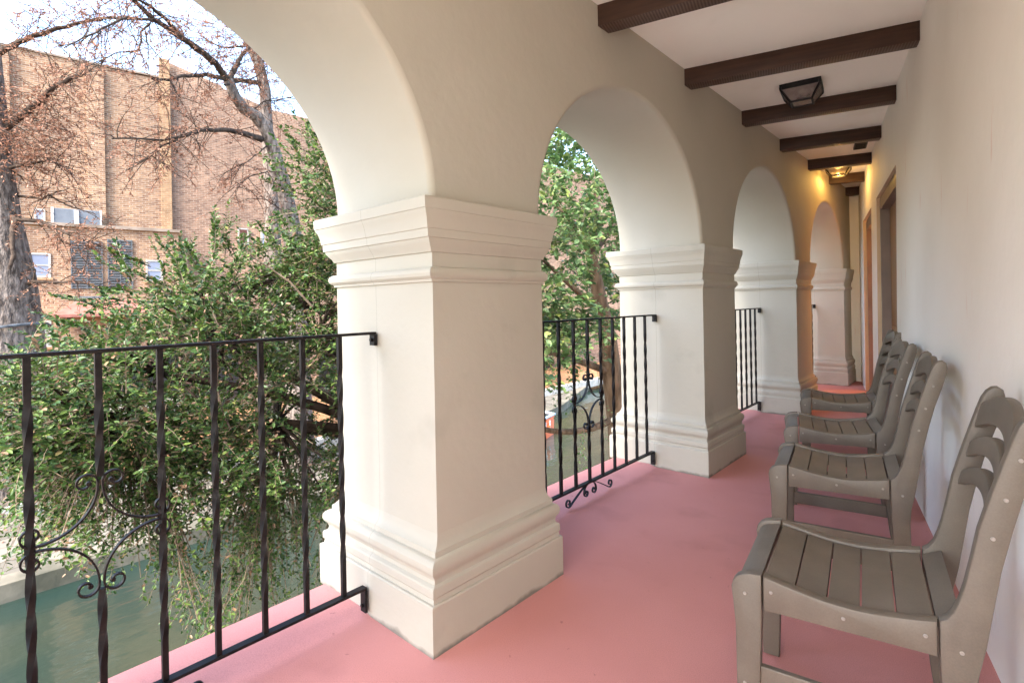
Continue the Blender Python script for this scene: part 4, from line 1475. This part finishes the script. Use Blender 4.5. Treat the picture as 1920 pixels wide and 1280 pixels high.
X2 = -16
bs = at(560, 760, X2)
cyp2 = cypress('bald_cypress', 'leaning cypress with arching limbs and sparse rusty needles above the evergreen', bs,
               [(bs.x, bs.y, WALK_Z), (bs.x, bs.y, WALK_Z + 1), at(556, 560, X2), at(548, 430, X2), at(532, 350, X2), at(516, 290, X2), at(500, 245, X2), at(480, 218, X2), at(458, 205, X2), at(440, 180, X2), at(428, 150, X2)],
               [0.55, 0.42, 0.32, 0.26, 0.22, 0.19, 0.18, 0.18, 0.16, 0.15, 0.14],
               [([at(428, 152, X2), at(405, 120, X2 + 0.4), at(370, 90, X2 + 0.9), at(330, 65, X2 + 1.2), at(290, 38, X2 + 1.5), at(255, 5, X2 + 1.7), at(230, -25, X2 + 1.8)], 0.13, 0.05, 9),
                ([at(400, 118, X2 + 0.4), at(350, 78, X2 + 0.8), at(315, 40, X2 + 1.4), at(280, 10, X2 + 1.8), at(230, -12, X2 + 2.0)], 0.09, 0.03, 9),
                ([at(428, 150, X2), at(445, 120, X2 - 0.3), at(460, 95, X2 - 0.6), at(500, 60, X2 - 0.9)], 0.12, 0.04, 9),
                ([at(425, 150, X2), at(385, 140, X2 + 0.5), at(345, 142, X2 + 0.9), at(315, 150, X2 + 1.2), at(285, 148, X2 + 1.4)], 0.09, 0.03, 10),
                ([at(318, 150, X2 + 1.2), at(335, 180, X2 + 1.3), at(332, 210, X2 + 1.4)], 0.03, 0.012, 8),
                ([at(490, 262, X2), at(455, 250, X2 + 0.4), at(430, 244, X2 + 0.7), at(380, 243, X2 + 1.1), at(345, 255, X2 + 1.4), at(310, 262, X2 + 1.6), at(210, 260, X2 + 2.2)], 0.13, 0.02, 10),
                ([at(350, 253, X2 + 1.3), at(300, 275, X2 + 1.6), at(280, 295, X2 + 1.8), at(250, 310, X2 + 2.0)], 0.04, 0.01, 10),
                ([at(300, 40, X2 + 1.4), at(240, 32, X2 + 1.9), at(180, 60, X2 + 2.3), at(120, 90, X2 + 2.6)], 0.05, 0.015, 10),
                ([at(280, 45, X2 + 1.5), at(265, 60, X2 + 1.6), at(262, 95, X2 + 1.7), at(215, 100, X2 + 1.9), at(180, 120, X2 + 2.0)], 0.035, 0.012, 9),
                ([at(420, 160, X2 + 0.2), at(470, 150, X2 - 0.3), at(530, 100, X2 - 0.6)], 0.04, 0.015, 8),
                ([at(460, 215, X2), at(500, 190, X2 - 0.4), at(560, 180, X2 - 0.7)], 0.04, 0.015, 8),
                ([at(520, 320, X2), at(470, 330, X2 + 0.5), at(440, 350, X2 + 0.8)], 0.03, 0.01, 8),
                ([at(505, 270, X2), at(470, 300, X2 + 0.4), at(430, 320, X2 + 0.8)], 0.03, 0.01, 8),
                ([at(540, 400, X2), at(500, 375, X2 + 0.4), at(460, 372, X2 + 0.7)], 0.025, 0.01, 7)],
               [(at(440, 60, X2 - 0.2), 0.9, 20), (at(480, 140, X2 - 0.4), 0.7, 20), (at(430, 200, X2 + 0.2), 0.7, 16), (at(300, 190, X2 + 1.2), 0.6, 10), (at(270, 270, X2 + 1.7), 0.7, 14), (at(390, 30, X2 + 0.5), 0.8, 14), (at(330, 20, X2 + 1.2), 0.8, 10),
                (at(320, 290, X2 + 1.5), 0.6, 10)],
               WALK_Z, 0.8)
# the straighter pale trunk behind it
X3 = -20
bs = at(500, 700, X3)
cypress('bald_cypress', 'straight pale cypress trunk standing just behind the leaning one', bs,
        [(bs.x, bs.y, WALK_Z), at(512, 480, X3), at(508, 330, X3), at(500, 240, X3), at(497, 170, X3), at(485, 120, X3), at(462, 70, X3), at(430, 20, X3), at(400, -30, X3)],
        [0.45, 0.30, 0.24, 0.22, 0.20, 0.19, 0.17, 0.13, 0.08],
        [([at(492, 155, X3), at(455, 152, X3 + 0.4), at(425, 148, X3 + 0.6)], 0.13, 0.08, 4), ([at(485, 120, X3), at(530, 90, X3), at(560, 40, X3)], 0.06, 0.02, 8), ([at(470, 85, X3), at(420, 90, X3 + 0.5), at(380, 75, X3 + 0.7)], 0.06, 0.02, 8)],
        [(at(510, 150, X3), 0.9, 20), (at(470, 60, X3), 0.9, 16)], WALK_Z)


# --- low shrubs and hedge plants on the far bank -----------------------------------------------------
def bush(name, lab, cat, c, rx, ry, rz, n, leaf, material, size, group=None):
    t = thing(name, (c[0], c[1], c[2]), lab, cat, group)
    lv, tw = Leaves(), MB()
    for k in range(5):
        a = random.uniform(0, 6.28)
        tw.tube([(c[0], c[1], c[2]), (c[0] + rx * 0.3 * math.cos(a), c[1] + ry * 0.3 * math.sin(a), c[2] + rz * 0.6), (c[0] + rx * 0.6 * math.cos(a), c[1] + ry * 0.6 * math.sin(a), c[2] + rz * 1.3)], [0.05, 0.03, 0.01], 5, cap=False)
    for _ in range(n):
        d = Vector((random.gauss(0, 1), random.gauss(0, 1), random.gauss(0, 1))).normalized()
        f = random.random() ** 0.45
        p = Vector((c[0] + d.x * rx * f, c[1] + d.y * ry * f, c[2] + rz + d.z * rz * f))
        p += Vector((1, 1, 1)) * 0.15 * mnoise.noise(p * 1.3)
        spray(lv, tw, p, d + Vector((random.gauss(0, .5), random.gauss(0, .5), random.gauss(0, .5))), size * 4, leaf, size, 0.2, 0.006)
    tw.build('stem', M['twig'], t, angle=60, recalc=False)
    lv.build('foliage', material, t, simple=True, wid=0.28)
    return t


BL = [((-18.6, 2.4), 1.0, 1.2, 0.9, 'low dark shrub on the mulch bed, left of the others behind the white kerb', 'leaf_green'), ((-19.2, 5.2), 1.2, 1.6, 1.1, 'wide dark shrub behind the white kerb under the evergreen tree', 'leaf_dark'),
      ((-19.0, 8.6), 1.2, 1.7, 1.2, 'dark shrub on the mulch bed close to the leaning cypress', 'leaf_dark')]
for (x, y), rx, ry, rz_, lab, mt in BL:
    bush('garden_shrub', lab, 'shrub', (x, y, WALK_Z + 0.1), rx, ry, rz_, 260, 7, M[mt], 0.09, 'shrubs on the far bank')
YL = [((-20.5, 22), 2.2, 2.6, 2.3, 'yellow green tree on the far bank, nearest the orange boat'), ((-23, 28.5), 2.8, 3.2, 3.0, 'yellow green tree on the far bank beyond the bend of the river'),
      ((-28, 38), 3.6, 4.2, 4.2, 'most distant yellow green tree behind the brown trunk'), ((-20, 15.5), 1.6, 2.2, 2.0, 'yellow green tree on the far bank hidden mostly by the nearest pillar')]
for (x, y), rx, ry, rz_, lab in YL:
    bush('bank_tree', lab, 'tree', (x, y, WALK_Z + 0.1), rx, ry, rz_, 620, 8, M['leaf_yellow'], 0.17, 'yellow green trees on the far bank')

# ------------------------------------------------------------------ orange river barge
bt = thing('river_barge', (-13.3, 14.9, WATER_Z), 'orange river barge with blue grey rail moored beyond the second arch', 'boat')
bt.rotation_euler = (0, 0, R(84))
hull = MB()
sec = []
NL = 14
vs, fs = [], []
for i in range(NL + 1):
    t = i / NL
    x = -6.5 + 8.0 * t
    w = 1.1 * (1 - max(0, (t - 0.75) / 0.25) ** 2 * 0.55)
    vs += [(x, -w * 0.85, -0.2), (x, -w, 0.75), (x, -w + 0.08, 0.75), (x, -w + 0.1, 0.2), (x, w - 0.1, 0.2), (x, w - 0.08, 0.75), (x, w, 0.75), (x, w * 0.85, -0.2)]
for i in range(NL):
    for k in range(8):
        a, b_ = i * 8 + k, i * 8 + (k + 1) % 8
        fs.append((a, b_, b_ + 8, a + 8))
fs += [(0, 1, 2, 3, 4, 5, 6, 7)[::-1], tuple(range(len(vs) - 8, len(vs)))]
hull.add(vs, fs).build('hull', M['orange_paint'], bt, angle=30, local=True)
p = MB()
for sg in (-1, 1):
    p.tube([(-6.4, sg * 1.08, 0.82), (0.0, sg * 1.08, 0.82), (1.3, sg * 0.62, 0.82)], 0.05, 8)
p.tube([(1.4, -0.62, 0.82), (1.4, 0.62, 0.82)], 0.05, 8)
p.build('gunwale', M['boat_blue'], bt, angle=40, local=True)
p = MB()
for i in range(9):
    x = -6 + i * 0.8
    for sg in (-1, 1):
        p.box2((x, sg * 0.9, 0.45), (x + 0.45, sg * 0.25, 0.52))
        p.box2((x, sg * 0.9, 0.52), (x + 0.06, sg * 0.25, 0.95))
p.build('seat', M['orange_paint'], bt, angle=0, local=True)
for i in range(6):
    x = -0.9 + i * 0.36
    w = 1.1 * (1 - max(0, ((x + 6.5) / 8.0 - 0.75) / 0.25) ** 2 * 0.55)
    MB().box2((x, -w - 0.006, 0.40), (x + 0.05, -w + 0.02, 0.68)).build('white_stripe', M['boat_white'], bt, angle=0, local=True)

# ------------------------------------------------------------------ fallen leaves on the far walk and on the water
lt = bpy.data.objects.new('fallen_leaves', None)
lv = Leaves()
for _ in range(900):
    x, y = random.uniform(-17.0, -13.3), random.uniform(-4, 16)
    if mnoise.noise(Vector((x * 0.6, y * 0.6, 0))) < random.uniform(-0.5, 0.3):
        continue
    lv.put(Vector((x, y, WALK_Z + 0.012)), Vector((random.gauss(0, 1), random.gauss(0, 1), 0.05)), random.uniform(0.05, 0.11))
lo_ = thing('fallen_leaves', (-15, 5, WALK_Z), 'scattered rusty fallen leaves on the river walk paving', 'leaves')
fl_ = lv.build('leaf_litter', M['leaf_rust'], lo_, simple=True, wid=0.3)
fl_['kind'] = 'stuff'
lo_['kind'] = 'stuff'
bpy.data.objects.remove(lt)
dp = MB()
dp.tube([(-2.25, -AO - 0.06, WALK_Z + Z0), (-2.25, -AO - 0.06, 4.35 + Z0), (-2.25, -AO + 0.0, 4.48 + Z0)], 0.05, 8)
dp.build('downpipe', M['brown_paint'], build, angle=40, local=True)
